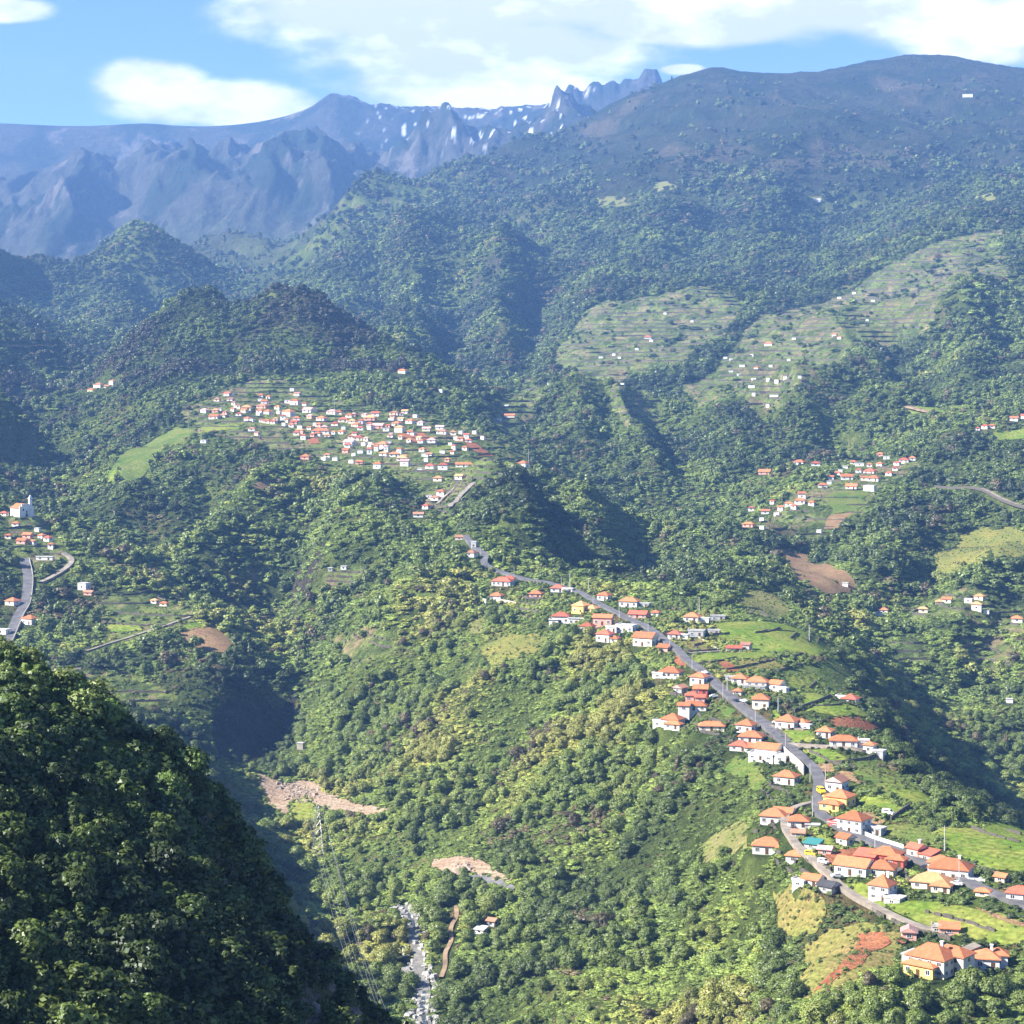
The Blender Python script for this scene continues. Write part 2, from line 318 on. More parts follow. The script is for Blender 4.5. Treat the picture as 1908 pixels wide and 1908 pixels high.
# settled ground stays even: anchors (px, py, D, radius m)
EVEN = [(1740,1780,640,70),(1850,1690,680,80),(1600,1600,760,80),(1500,1440,880,60),(1400,1330,985,70),(1540,1350,950,70),(1450,1210,1140,110),(1260,1200,1120,60),(1130,1140,1240,70),(1050,1110,1290,70),(935,1080,1360,40),
        (900,1630,945,40),(600,1480,1130,45),(1850,1600,735,110),(600,790,2060,260),(820,840,1900,200),(430,770,2150,160),(1620,885,1940,110),(1480,940,1830,80),(50,1120,1470,90),(50,980,1640,60),(780,1800,860,60),(640,1640,990,60),(1440,1560,790,60),(1500,1650,725,60),(1420,1480,870,50),(1600,1800,640,60),(1330,1360,975,50),(1430,690,2820,190),(1480,630,3020,170),(1200,620,3150,210),(1560,580,3350,150)]
_m = np.ones_like(Zg)
for (a, b, c, r) in EVEN:
    p = W(a, b, c); _m = np.minimum(_m, sstep(0.5, 1.5, np.hypot(Xg-p[0], Yg-p[1])/r)*0.92+0.08)
Zg = Zg + relief(Xg, Yg, Zg)*_m
# side spurs (+) and ravines (-) : (height m, half width m, line)
SPURS = [
 (24,42,[(550,905,1830),(500,950,1760),(440,1020,1690),(395,1085,1630)]),(-20,40,[(590,960,1720),(550,1030,1630),(510,1090,1560),(485,1140,1520)]),
 (20,38,[(900,915,1720),(950,930,1690),(968,985,1600),(990,1040,1490)]),(-18,40,[(1010,950,1680),(1040,1010,1580),(1060,1065,1460)]),
 (16,32,[(1085,965,1720),(1110,1010,1620),(1130,1050,1530)]),(-14,34,[(1150,1000,1680),(1180,1050,1560),(1190,1075,1450)]),
 (38,80,[(1540,610,3050),(1590,680,2800),(1640,750,2550),(1650,810,2350)]),(-40,70,[(1660,650,2850),(1690,720,2600),(1695,790,2400)]),
 (18,70,[(1790,560,3000),(1810,640,2750),(1800,720,2500)]),(-18,70,[(1880,640,2800),(1870,720,2500)]),
 (42,90,[(745,470,4500),(775,560,3900),(785,620,3450),(790,670,3150)]),(-50,80,[(850,560,3950),(840,630,3450),(830,690,3100)]),
 (34,70,[(930,500,4300),(925,570,3700),(935,630,3350),(950,690,3050)]),(-45,70,[(1000,560,3900),(985,620,3350),(975,690,3000)]),
 (30,55,[(1150,790,2500),(1195,870,2250),(1225,930,2080)]),(-22,55,[(1215,800,2450),(1250,880,2180),(1265,940,2020)]),
 (22,50,[(1060,760,2680),(1080,820,2420),(1090,880,2200)]),(-16,45,[(1120,760,2680),(1130,830,2380),(1130,890,2200)]),
 (9,50,[(1340,760,2580),(1370,830,2330),(1380,890,2130)]),(-6,50,[(1420,790,2480),(1430,850,2230),(1420,900,2080)]),
 (22,45,[(1480,780,2480),(1510,830,2280)]),(-16,40,[(1545,800,2400),(1560,850,2150)]),
 (26,110,[(1290,330,5050),(1230,420,4450),(1190,500,3950)]),(-25,100,[(1330,400,4550),(1290,480,4050)]),
 (26,110,[(1480,300,5200),(1440,400,4550),(1400,480,4050)]),(-25,100,[(1540,380,4650),(1500,460,4200)]),
 (26,100,[(1700,300,5200),(1640,370,4750)]),(26,100,[(1100,340,5300),(1040,430,4700),(1010,500,4250)]),
 (40,70,[(620,440,5000),(640,520,4500),(660,590,4000)]),(-35,70,[(700,480,4700),(710,560,4200),(715,620,3700)]),
 (10,80,[(250,450,4550),(220,520,4250),(200,580,3900)]),(-22,70,[(300,520,4350),(290,580,3950)]),
 (8,60,[(420,590,2700),(400,640,2560),(370,690,2430)]),(-10,50,[(450,600,2700),(440,650,2540),(430,690,2420)]),
 (6,50,[(560,570,2620),(590,630,2520),(600,670,2450)]),(-10,60,[(640,610,2560),(660,660,2470)]),
 (10,26,[(760,1130,1350),(720,1200,1290),(660,1270,1260)]),(-9,26,[(810,1160,1310),(770,1240,1240),(700,1310,1220)]),
 (9,26,[(960,1230,1190),(900,1320,1150),(830,1420,1090),(760,1500,1050)]),(-9,26,[(1010,1270,1140),(960,1360,1090),(900,1450,1050),(830,1540,1000)]),
 (9,24,[(1190,1300,1060),(1110,1400,1010),(1040,1500,970),(960,1600,930)]),(-9,24,[(1240,1370,1000),(1180,1460,950),(1110,1560,910),(1030,1660,880)]),
 (9,20,[(1440,1690,760),(1380,1780,730),(1320,1880,690)]),(-9,18,[(1480,1740,730),(1440,1830,690),(1400,1900,650)]),
 (14,40,[(1700,1010,1720),(1670,1060,1660),(1650,1110,1600)]),(-12,36,[(1740,1020,1710),(1730,1070,1640),(1700,1120,1580)]),
 (12,36,[(1850,1070,1630),(1800,1150,1520),(1760,1210,1440)]),(-12,36,[(1880,1100,1580),(1850,1170,1490),(1810,1240,1400)]),
 (26,50,[(200,900,2020),(230,960,1900),(250,1010,1790)]),(-14,40,[(270,930,1920),(300,990,1800)]),
 (16,40,[(340,880,1970),(330,950,1840),(340,1010,1750)]),(-14,36,[(380,920,1870),(390,980,1760)]),
 (14,36,[(650,930,1720),(640,1000,1600),(620,1080,1500)]),
]
def seg_dist(X, Y, pts):
    d = np.full(X.shape, 1e9)
    for a, b in zip(pts[:-1], pts[1:]):
        vx, vy = b[0]-a[0], b[1]-a[1]; t = np.clip(((X-a[0])*vx+(Y-a[1])*vy)/(vx*vx+vy*vy), 0, 1)
        d = np.minimum(d, np.hypot(X-a[0]-t*vx, Y-a[1]-t*vy))
    return d
_wob = fbm(Xg/90, Yg/90, 3, 91)
for (A, wd, ln) in SPURS:
    pts = [W(*p) for p in ln]; xs = [p[0] for p in pts]; ys = [p[1] for p in pts]
    bx = (Xg > min(xs)-4*wd) & (Xg < max(xs)+4*wd) & (Yg > min(ys)-4*wd) & (Yg < max(ys)+4*wd)
    d = seg_dist(Xg[bx], Yg[bx], pts)*(1+.4*np.clip(_wob[bx], -.6, .8))
    k_ = 2.2 if 2300 < pts[0][1] < 4800 else 1.9 if 1400 < pts[0][1] < 4400 else (.9 if pts[0][1] > 4400 else .85)
    Zg[bx] += A*k_*(0.6*np.exp(-(d/wd)**2)+0.4*np.exp(-d/wd*1.6))*((0.3+0.7*_m[bx]) if pts[0][1] > 1350 else _m[bx])

# rock pinnacles standing on the crest
for (px_, h_, w_, p_) in [(1060,44,9,2),(1074,22,7,2),(1108,30,14,4),(1138,20,12,4),(1165,16,8,2),(1213,34,19,6),(622,12,14,4),(606,10,10,2),(935,14,10,2),(1035,12,8,2)]:
    q_ = np.abs((Xg/Yg*F+CX-px_)/w_); Zg += h_*1.05*np.exp(-q_**p_)*(1+.3*perlin(Xg/12, Yg/60, 77))*sstep(8950,9180,Yg)*(1-sstep(9330,9600,Yg))
def height(X, Y):
    return bil(Zg, UG, VG, X/np.maximum(Y, 1), np.log(np.maximum(Y, 1)))
_vs = np.linspace(math.log(150), math.log(11000), 5200)
def hit(px, py, dmin=450.0):
    """first ground point met along a sight line beyond dmin"""
    D = np.exp(_vs[_vs > math.log(dmin)]); z = height((px-CX)/F*D, D)
    s = z - (HZ-py)/F*D
    up = np.where(s > 0)[0]
    k = up[0] if len(up) else len(D)-1
    if k > 0:
        t = s[k-1]/(s[k-1]-s[k]+1e-9); d = D[k-1]+(D[k]-D[k-1])*np.clip(t, 0, 1)
    else: d = D[0]
    x = (px-CX)/F*d
    return np.array([x, d, float(height(np.array([x]), np.array([d]))[0])])
# ---------------------------------------------------------------- helpers
def tag(o, label=None, cat=None, group=None, kind=None):
    if label: o['label'] = label
    if cat: o['category'] = cat
    if group: o['group'] = group
    if kind or label: o['kind'] = kind or 'thing'
    return o
def empty(name, loc, rz=0.0):
    o = bpy.data.objects.new(name, None); COL.objects.link(o); o.location = loc; o.rotation_euler = (0,0,rz); o.empty_display_size = 1; return o
def link(name, me, parent=None, mat=None, loc=None):
    o = bpy.data.objects.new(name, me); COL.objects.link(o)
    if parent: o.parent = parent
    if mat is not None and not me.materials: me.materials.append(mat)
    if loc is not None: o.location = loc
    return o
def mesh(name, v, f, mat=None, smooth=False):
    me = bpy.data.meshes.new(name); me.from_pydata([tuple(map(float,p)) for p in v], [], f)
    if mat is not None: me.materials.append(mat)
    if smooth: me.polygons.foreach_set('use_smooth', np.ones(len(me.polygons), bool))
    me.update(); return me
def mesh_np(name, v, quads, mats=(), mat_idx=None, smooth=False):
    """v (n,3), quads (m,4) or triangles (m,3)"""
    k = quads.shape[1]
    me = bpy.data.meshes.new(name)
    me.vertices.add(len(v)); me.vertices.foreach_set('co', np.ascontiguousarray(v, np.float32).ravel())
    me.loops.add(quads.size); me.loops.foreach_set('vertex_index', np.ascontiguousarray(quads, np.int32).ravel())
    me.polygons.add(len(quads)); me.polygons.foreach_set('loop_start', np.arange(0, quads.size, k, dtype=np.int32))
    for m in mats: me.materials.append(m)
    if mat_idx is not None: me.polygons.foreach_set('material_index', np.asarray(mat_idx, np.int32))
    me.polygons.foreach_set('use_smooth', np.full(len(quads), smooth, bool))
    me.update(calc_edges=True); me.validate(); return me
def boxv(x0, x1, y0, y1, z0, z1):
    return [(x0,y0,z0),(x1,y0,z0),(x1,y1,z0),(x0,y1,z0),(x0,y0,z1),(x1,y0,z1),(x1,y1,z1),(x0,y1,z1)]
BOXF = [(0,3,2,1),(4,5,6,7),(0,1,5,4),(1,2,6,5),(2,3,7,6),(3,0,4,7)]
class MB:
    def __init__(s): s.v = []; s.f = []
    def add(s, v, f):
        n = len(s.v); s.v += list(v); s.f += [tuple(i+n for i in q) for q in f]
    def box(s, *a): s.add(boxv(*a), BOXF)
    def tube(s, p, q, r0, r1, n=6):
        p = Vector(p); q = Vector(q); d = (q-p).normalized()
        a = d.orthogonal().normalized(); b = d.cross(a)
        vs = []
        for c, r in ((p, r0), (q, r1)):
            for k in range(n):
                t = 2*math.pi*k/n; vs.append(tuple(c + a*math.cos(t)*r + b*math.sin(t)*r))
        s.add(vs, [(k,(k+1)%n,n+(k+1)%n,n+k) for k in range(n)] + [tuple(range(n-1,-1,-1)), tuple(range(n,2*n))])
    def build(s, name, mat, parent=None, loc=None):
        return link(name, mesh(name, s.v, s.f, mat), parent, None, loc)

# ---------------------------------------------------------------- materials
def mat(name, col, rough=0.85, var=0.0, scale=1.0, spec=0.2, bump=0.0, metal=0.0):
    m = bpy.data.materials.new(name); m.use_nodes = True; nt = m.node_tree; b = nt.nodes['Principled BSDF']
    b.inputs['Base Color'].default_value = (*col, 1); b.inputs['Roughness'].default_value = rough
    b.inputs['Specular IOR Level'].default_value = spec; b.inputs['Metallic'].default_value = metal
    if var or bump:
        tc = nt.nodes.new('ShaderNodeTexCoord'); no = nt.nodes.new('ShaderNodeTexNoise')
        no.inputs['Scale'].default_value = scale; no.inputs['Detail'].default_value = 5
        nt.links.new(tc.outputs['Object'], no.inputs['Vector'])
        if var:
            hv = nt.nodes.new('ShaderNodeMapRange'); hv.inputs['To Min'].default_value = 1-var; hv.inputs['To Max'].default_value = 1+var
            hv.inputs['From Min'].default_value = .3; hv.inputs['From Max'].default_value = .7
            mx = nt.nodes.new('ShaderNodeVectorMath'); mx.operation = 'SCALE'; mx.inputs[0].default_value = col
            nt.links.new(no.outputs['Fac'], hv.inputs['Value']); nt.links.new(hv.outputs[0], mx.inputs['Scale']); nt.links.new(mx.outputs[0], b.inputs['Base Color'])
        if bump:
            bp = nt.nodes.new('ShaderNodeBump'); bp.inputs['Strength'].default_value = bump
            nt.links.new(no.outputs['Fac'], bp.inputs['Height']); nt.links.new(bp.outputs[0], b.inputs['Normal'])
    return m
def field_mat(name, c1, c2, scale=0.06, fine=0.9, rows=None):
    """ground cover of two tones mixed in patches, with fine grain; rows = (angle, pitch) for tilled furrows"""
    m = bpy.data.materials.new(name); m.use_nodes = True; nt = m.node_tree; b = nt.nodes['Principled BSDF']; b.inputs['Roughness'].default_value = 0.95; b.inputs['Specular IOR Level'].default_value = 0.05
    tc = nt.nodes.new('ShaderNodeTexCoord')
    n1 = nt.nodes.new('ShaderNodeTexNoise'); n1.inputs['Scale'].default_value = scale; n1.inputs['Detail'].default_value = 6; n1.inputs['Roughness'].default_value = 0.7
    n2 = nt.nodes.new('ShaderNodeTexNoise'); n2.inputs['Scale'].default_value = fine; n2.inputs['Detail'].default_value = 3
    nt.links.new(tc.outputs['Object'], n1.inputs['Vector']); nt.links.new(tc.outputs['Object'], n2.inputs['Vector'])
    r = nt.nodes.new('ShaderNodeMapRange'); r.inputs['From Min'].default_value = .38; r.inputs['From Max'].default_value = .62
    nt.links.new(n1.outputs['Fac'], r.inputs['Value'])
    mx = nt.nodes.new('ShaderNodeMix'); mx.data_type = 'RGBA'; mx.inputs['A'].default_value = (*c1,1); mx.inputs['B'].default_value = (*c2,1)
    nt.links.new(r.outputs[0], mx.inputs['Factor'])
    r2 = nt.nodes.new('ShaderNodeMapRange'); r2.inputs['From Min'].default_value = .3; r2.inputs['From Max'].default_value = .7; r2.inputs['To Min'].default_value = .62; r2.inputs['To Max'].default_value = 1.35
    nt.links.new(n2.outputs['Fac'], r2.inputs['Value'])
    wv = nt.nodes.new('ShaderNodeTexWave'); wv.inputs['Scale'].default_value = .11; wv.inputs['Distortion'].default_value = 3.0; wv.inputs['Detail'].default_value = 3; wv.bands_direction = 'DIAGONAL'; nt.links.new(tc.outputs['Object'], wv.inputs['Vector'])
    r3 = nt.nodes.new('ShaderNodeMapRange'); r3.inputs['To Min'].default_value = .88; r3.inputs['To Max'].default_value = 1.06; nt.links.new(wv.outputs['Fac'], r3.inputs['Value'])
    mu = nt.nodes.new('ShaderNodeMath'); mu.operation = 'MULTIPLY'; nt.links.new(r2.outputs[0], mu.inputs[0]); nt.links.new(r3.outputs[0], mu.inputs[1])
    sc = nt.nodes.new('ShaderNodeVectorMath'); sc.operation = 'SCALE'
    nt.links.new(mx.outputs['Result'], sc.inputs[0]); nt.links.new(mu.outputs[0], sc.inputs['Scale']); nt.links.new(sc.outputs[0], b.inputs['Base Color'])
    bp = nt.nodes.new('ShaderNodeBump'); bp.inputs['Strength'].default_value = 0.7; bp.inputs['Distance'].default_value = 0.8
    nt.links.new(n2.outputs['Fac'], bp.inputs['Height']); nt.links.new(bp.outputs[0], b.inputs['Normal'])
    return m
def roof_mat(name, col):
    """clay tile: fine courses as relief, tile to tile tone changes and weathering"""
    m = bpy.data.materials.new(name); m.use_nodes = True; nt = m.node_tree; b = nt.nodes['Principled BSDF']; b.inputs['Roughness'].default_value = 0.8; b.inputs['Specular IOR Level'].default_value = 0.15
    tc = nt.nodes.new('ShaderNodeTexCoord'); n = nt.nodes.new('ShaderNodeTexNoise'); n.inputs['Scale'].default_value = 0.8; n.inputs['Detail'].default_value = 6; n.inputs['Roughness'].default_value = 0.75
    nt.links.new(tc.outputs['Object'], n.inputs['Vector'])
    oi = nt.nodes.new('ShaderNodeObjectInfo')
    r = nt.nodes.new('ShaderNodeMapRange'); r.inputs['From Min'].default_value = .3; r.inputs['From Max'].default_value = .7; r.inputs['To Min'].default_value = .72; r.inputs['To Max'].default_value = 1.2
    nt.links.new(n.outputs['Fac'], r.inputs['Value'])
    r2 = nt.nodes.new('ShaderNodeMapRange'); r2.inputs['To Min'].default_value = .66; r2.inputs['To Max'].default_value = 1.15; nt.links.new(oi.outputs['Random'], r2.inputs['Value'])
    mm = nt.nodes.new('ShaderNodeMath'); mm.operation = 'MULTIPLY'; nt.links.new(r.outputs[0], mm.inputs[0]); nt.links.new(r2.outputs[0], mm.inputs[1])
    sc = nt.nodes.new('ShaderNodeVectorMath'); sc.operation = 'SCALE'; sc.inputs[0].default_value = col; nt.links.new(mm.outputs[0], sc.inputs['Scale']); nt.links.new(sc.outputs[0], b.inputs['Base Color'])
    w = nt.nodes.new('ShaderNodeTexWave'); w.inputs['Scale'].default_value = 1.1; w.bands_direction = 'DIAGONAL'; nt.links.new(tc.outputs['Object'], w.inputs['Vector'])
    bp = nt.nodes.new('ShaderNodeBump'); bp.inputs['Strength'].default_value = 0.4; bp.inputs['Distance'].default_value = 0.12; nt.links.new(w.outputs['Fac'], bp.inputs['Height']); nt.links.new(bp.outputs[0], b.inputs['Normal'])
    return m
M = {}
M['white'] = mat('white_render', (.70,.69,.66), .8, .10, .5)
M['cream'] = mat('cream_render', (.74,.66,.52), .8, .10, .5)
M['grey'] = mat('grey_cement', (.38,.38,.37), .85, .15, .5)
M['yellow'] = mat('yellow_render', (.80,.55,.17), .8, .08, .5)
M['pink'] = mat('pink_render', (.68,.36,.29), .8, .10, .5)
M['red'] = mat('red_render', (.52,.10,.08), .8, .12, .5)
M['stone'] = mat('dark_stone', (.10,.088,.075), .95, .35, 1.5, bump=.6)
M['palestone'] = mat('pale_stone', (.42,.38,.32), .9, .25, 1.2, bump=.5)
M['glass'] = mat('window_glass', (.035,.04,.05), .2, 0, 1, .5)
M['wood'] = mat('dark_wood', (.10,.055,.03), .7)
M['flat'] = mat('flat_roof_screed', (.46,.45,.43), .9, .2, .4)
M['dark'] = mat('dark_bitumen', (.06,.06,.065), .9, .2, .4)
M['asphalt'] = mat('asphalt', (.125,.122,.125), .92, .3, .2)
M['concrete'] = mat('concrete_lane', (.25,.215,.175), .92, .3, .25)
M['dirt'] = mat('dirt', (.27,.19,.12), .95, .4, .2, bump=.4)
M['gravel'] = mat('river_gravel', (.20,.19,.17), .95, .3, .4, bump=.5)
M['terra'] = roof_mat('terracotta_tile', (.54,.19,.088))
M['redtile'] = roof_mat('red_tile', (.46,.13,.08))
M['paletile'] = roof_mat('pale_orange_tile', (.68,.33,.15))
M['browntile'] = roof_mat('weathered_tile', (.40,.20,.13))
M['greenroof'] = mat('green_sheet_roof', (.05,.20,.19), .5)
M['pinkroof'] = roof_mat('pink_sheet_roof', (.60,.36,.33))
M['metal'] = mat('galvanised_steel', (.50,.50,.50), .5, 0, 1, .5, 0, .4)
M['cable'] = mat('aluminium_cable', (.34,.34,.34), .5, 0, 1, .5)
M['pole'] = mat('pole_concrete', (.5,.48,.45), .9)

# ---------------------------------------------------------------- the ground
PXg = CX+F*Xg/Yg; PYg = HZ-F*Zg/Yg
def inpoly(px, py, poly):
    r = np.zeros(np.shape(px), bool); n = len(poly)
    for i in range(n):
        x1, y1 = poly[i]; x2, y2 = poly[(i+1)%n]
        if y1 == y2: continue
        c = ((y1 > py) != (y2 > py)) & (px < (x2-x1)*(py-y1)/(y2-y1)+x1)
        r ^= c
    return r
def plan(poly, dmin=450.0):
    return [tuple(hit(a, b, dmin)[:2]) for a, b in poly]
# worked land: zones of terraces, open slopes and heath, kept as plan outlines
ZONE = {}
ZONE['terrace'] = [plan(p, d) for p, d in [
    ([(330,775),(400,735),(490,694),(560,715),(640,748),(740,768),(860,795),(990,862),(985,880),(930,908),(850,912),(700,885),(600,872),(480,835),(360,812)],1500),
    ([(1030,660),(1080,590),(1120,562),(1230,550),(1360,545),(1390,570),(1350,630),(1270,685),(1180,705),(1080,720)],2400),
    ([(1330,700),(1390,610),(1460,578),(1560,552),(1690,532),(1760,542),(1740,600),(1600,640),(1560,690),(1460,760),(1370,740)],2300),
    ([(1560,560),(1640,500),(1760,448),(1870,425),(1860,470),(1720,545)],3000),
    ([(915,790),(990,700),(1015,735),(990,780),(950,820)],2200),
    ([(600,1075),(640,1055),(690,1050),(690,1085),(620,1115)],1200),
    ([(170,1130),(240,1095),(330,1120),(370,1150),(300,1180),(200,1200)],1200),
    ([(150,1250),(250,1255),(330,1300),(260,1320),(180,1290)],1100),
    ([(780,920),(850,880),(880,905),(840,960),(800,970)],1500),
    ([(1390,980),(1470,925),(1560,890),(1700,850),(1720,870),(1640,910),(1610,960),(1530,1000),(1440,1000)],1500),
    ([(20,960),(60,950),(110,1000),(120,1040),(30,1060),(0,1020)],1300),
    ([(1640,1150),(1720,1120),(1830,1105),(1908,1130),(1908,1180),(1800,1150),(1700,1160)],1350),
    ([(1270,720),(1330,690),(1360,740),(1300,760)],2300),
    ([(1130,740),(1200,720),(1240,760),(1170,800)],2200),([(1640,520),(1760,470),(1880,470),(1880,520),(1760,560)],2900),([(1780,1190),(1860,1180),(1908,1230),(1830,1260)],1250),([(1640,1190),(1700,1180),(1740,1230),(1680,1250)],1250),([(620,1190),(700,1170),(740,1210),(660,1250)],1100),([(440,1060),(500,1040),(520,1075),(460,1085)],1300),
]]
ZONE['cliff'] = [plan([(395,1335),(450,1305),(550,1280),(556,1350),(520,1395),(460,1425),(400,1425)], 1100)]
ZONE['village'] = [plan(p, 500) for p in [
    [(905,1055),(1000,1085),(1090,1085),(1240,1110),(1360,1135),(1440,1150),(1530,1180),(1570,1225),(1480,1260),(1620,1320),(1650,1405),(1600,1430),(1650,1530),(1780,1540),(1908,1555),(1908,1760),(1880,1830),(1700,1840),(1670,1790),(1500,1680),(1400,1585),(1405,1500),(1440,1440),(1360,1400),(1225,1355),(1225,1240),(1180,1205),(1020,1170),(905,1125)]]]
def inzone(name, X, Y):
    r = np.zeros(np.shape(X), bool)
    for z in ZONE[name]:
        xs = [p[0] for p in z]; ys = [p[1] for p in z]
        b = (X > min(xs)) & (X < max(xs)) & (Y > min(ys)) & (Y < max(ys))
        if b.any(): r[b] |= inpoly(X[b], Y[b], z)
    return r
def lerp3(a, b, t): return a + (np.asarray(b)-a)*t[..., None]
def cover(X, Y, Z, PX, PY, steep):
    n1 = fbm(X/180, Y/180, 4, 51); n2 = fbm(X/40, Y/40, 3, 61); n3 = fbm(X/9, Y/9, 3, 71)
    c = np.empty(X.shape+(3,)); c[:] = (.085,.115,.034)
    c = lerp3(c, (.155,.20,.050), sstep(-.1,.5,n1+.6*n2))
    c = lerp3(c, (.17,.14,.07), sstep(.35,.75,n2+.4*n3)*.7)
    # heath and pasture high on the right mountain
    hi = sstep(420, 330, PY+22*n1+10*n2)*(Y > 3700)*(PX > 860)
    c = lerp3(c, (.048,.050,.033), hi*.9)
    c = lerp3(c, (.032,.046,.024), hi*sstep(-.2,.3,n1+.6*n2))
    c = lerp3(c, (.10,.088,.055), hi*sstep(.3,.6,fbm(X/300,Y/500,3,81)))
    # bare rock on the head wall; haze painted as dark tone on left hills
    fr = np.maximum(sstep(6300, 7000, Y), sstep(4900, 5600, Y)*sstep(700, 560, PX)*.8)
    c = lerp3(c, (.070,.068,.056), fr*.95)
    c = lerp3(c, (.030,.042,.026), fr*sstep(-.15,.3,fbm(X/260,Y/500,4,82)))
    c = lerp3(c, (.15,.135,.115), fr*sstep(.34,.6,fbm(X/120+.3*n1,Y/420,4,83)-.15*sstep(600,300,PX)))
    # snow lying in the gullies under the peaks
    sn = fr*sstep(640,740,PX)*sstep(1180,1000,PX)*sstep(300,240,PY)*(sstep(.55,.60,fbm(X/26,Y/110,3,84)))
    c = lerp3(c, (.80,.82,.86), sn*.9)
    # cliffs
    c = lerp3(c, (.095,.080,.065), sstep(1.15,1.7,steep-.8*(Y<1150)-.35*(Y>1150)*(Y<2600)-.5*(Y>=2600))*(Y < 6000)*(Y>420))
    c = lerp3(c, (.13,.125,.115), (Y<420)*sstep(400,520,PX)*sstep(-.2,.3,n3+.4*n2)*.85)
    k = inzone('cliff', X, Y); c[k] = (.055,.052,.047)
    t = inzone('terrace', X, Y)
    c[t] = np.where((n2[t]+.7*n3[t] > .42)[:,None], (.30,.25,.13), np.where((n2[t]+.5*n3[t] < -.3)[:,None], (.12,.165,.05), (.215,.265,.08)))
    v = inzone('village', X, Y)
    c[v] = lerp3(lerp3(np.full((v.sum(),3),(.105,.15,.035)), (.17,.14,.06), sstep(.05,.5,n2[v]+.4*n3[v])), (.05,.08,.024), sstep(.0,.5,-n1[v]-.6*n2[v]))
    return np.clip(c*(1+.35*n3[...,None]), .004, .85)
_sx = np.gradient(Zg, axis=0)/np.maximum(np.gradient(Xg, axis=0), 1e-3); _sy = np.gradient(Zg, axis=1)/np.gradient(Yg, axis=1) - _sx*GU
STEEP = np.hypot(_sx, _sy)
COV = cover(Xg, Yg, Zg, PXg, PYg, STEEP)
def terrain_material():
    m = bpy.data.materials.new('hillside_ground'); m.use_nodes = True; nt = m.node_tree; b = nt.nodes['Principled BSDF']; b.inputs['Roughness'].default_value = 0.95; b.inputs['Specular IOR Level'].default_value = 0.05
    at = nt.nodes.new('ShaderNodeAttribute'); at.attribute_name = 'cover'
    tc = nt.nodes.new('ShaderNodeTexCoord')
    n1 = nt.nodes.new('ShaderNodeTexNoise'); n1.inputs['Scale'].default_value = .25; n1.inputs['Detail'].default_value = 6; n1.inputs['Roughness'].default_value = .7
    n2 = nt.nodes.new('ShaderNodeTexNoise'); n2.inputs['Scale'].default_value = .02; n2.inputs['Detail'].default_value = 9; n2.inputs['Roughness'].default_value = .72
    for n in (n1, n2): nt.links.new(tc.outputs['Object'], n.inputs['Vector'])
    r = nt.nodes.new('ShaderNodeMapRange'); r.inputs['From Min'].default_value = .3; r.inputs['From Max'].default_value = .7; r.inputs['To Min'].default_value = .6; r.inputs['To Max'].default_value = 1.4
    nt.links.new(n1.outputs['Fac'], r.inputs['Value'])
    r3 = nt.nodes.new('ShaderNodeMapRange'); r3.inputs['From Min'].default_value = .3; r3.inputs['From Max'].default_value = .7; r3.inputs['To Min'].default_value = .65; r3.inputs['To Max'].default_value = 1.35
    nt.links.new(n2.outputs['Fac'], r3.inputs['Value'])
    mm = nt.nodes.new('ShaderNodeMath'); mm.operation = 'MULTIPLY'; nt.links.new(r.outputs[0], mm.inputs[0]); nt.links.new(r3.outputs[0], mm.inputs[1])
    sc = nt.nodes.new('ShaderNodeVectorMath'); sc.operation = 'SCALE'; nt.links.new(at.outputs['Color'], sc.inputs[0]); nt.links.new(mm.outputs[0], sc.inputs['Scale']); nt.links.new(sc.outputs[0], b.inputs['Base Color'])
    b1 = nt.nodes.new('ShaderNodeBump'); b1.inputs['Strength'].default_value = 1.0; b1.inputs['Distance'].default_value = 45.0; nt.links.new(n2.outputs['Fac'], b1.inputs['Height'])
    b2 = nt.nodes.new('ShaderNodeBump'); b2.inputs['Strength'].default_value = .8; b2.inputs['Distance'].default_value = 1.5; nt.links.new(n1.outputs['Fac'], b2.inputs['Height']); nt.links.new(b1.outputs[0], b2.inputs['Normal'])
    nt.links.new(b2.outputs[0], b.inputs['Normal'])
    return m
def build_terrain():
    # two sheets: the hillsides this side of the valley head, and the mountain wall behind
    idx = np.arange(NU*NV).reshape(NU, NV); V = np.stack([Xg, Yg, Zg], -1)
    mt = terrain_material()
    js = int(np.searchsorted(VG, math.log(6750)))
    for nm, j0, j1 in (('terrain', 0, js), ('mountain_range', js, NV-1)):
        v = V[:, j0:j1+1].reshape(-1, 3); k = j1-j0+1
        ii = np.arange(NU*k).reshape(NU, k)
        q = np.stack([ii[:-1,:-1], ii[1:,:-1], ii[1:,1:], ii[:-1,1:]], -1).reshape(-1, 4)
        me = mesh_np(nm, v, q, [mt], smooth=True)
        a = me.attributes.new('cover', 'FLOAT_COLOR', 'POINT')
        cc = COV[:, j0:j1+1].reshape(-1, 3); a.data.foreach_set('color', np.c_[cc, np.ones(len(cc))].astype(np.float32).ravel())
        tag(link(nm, me), kind='structure')
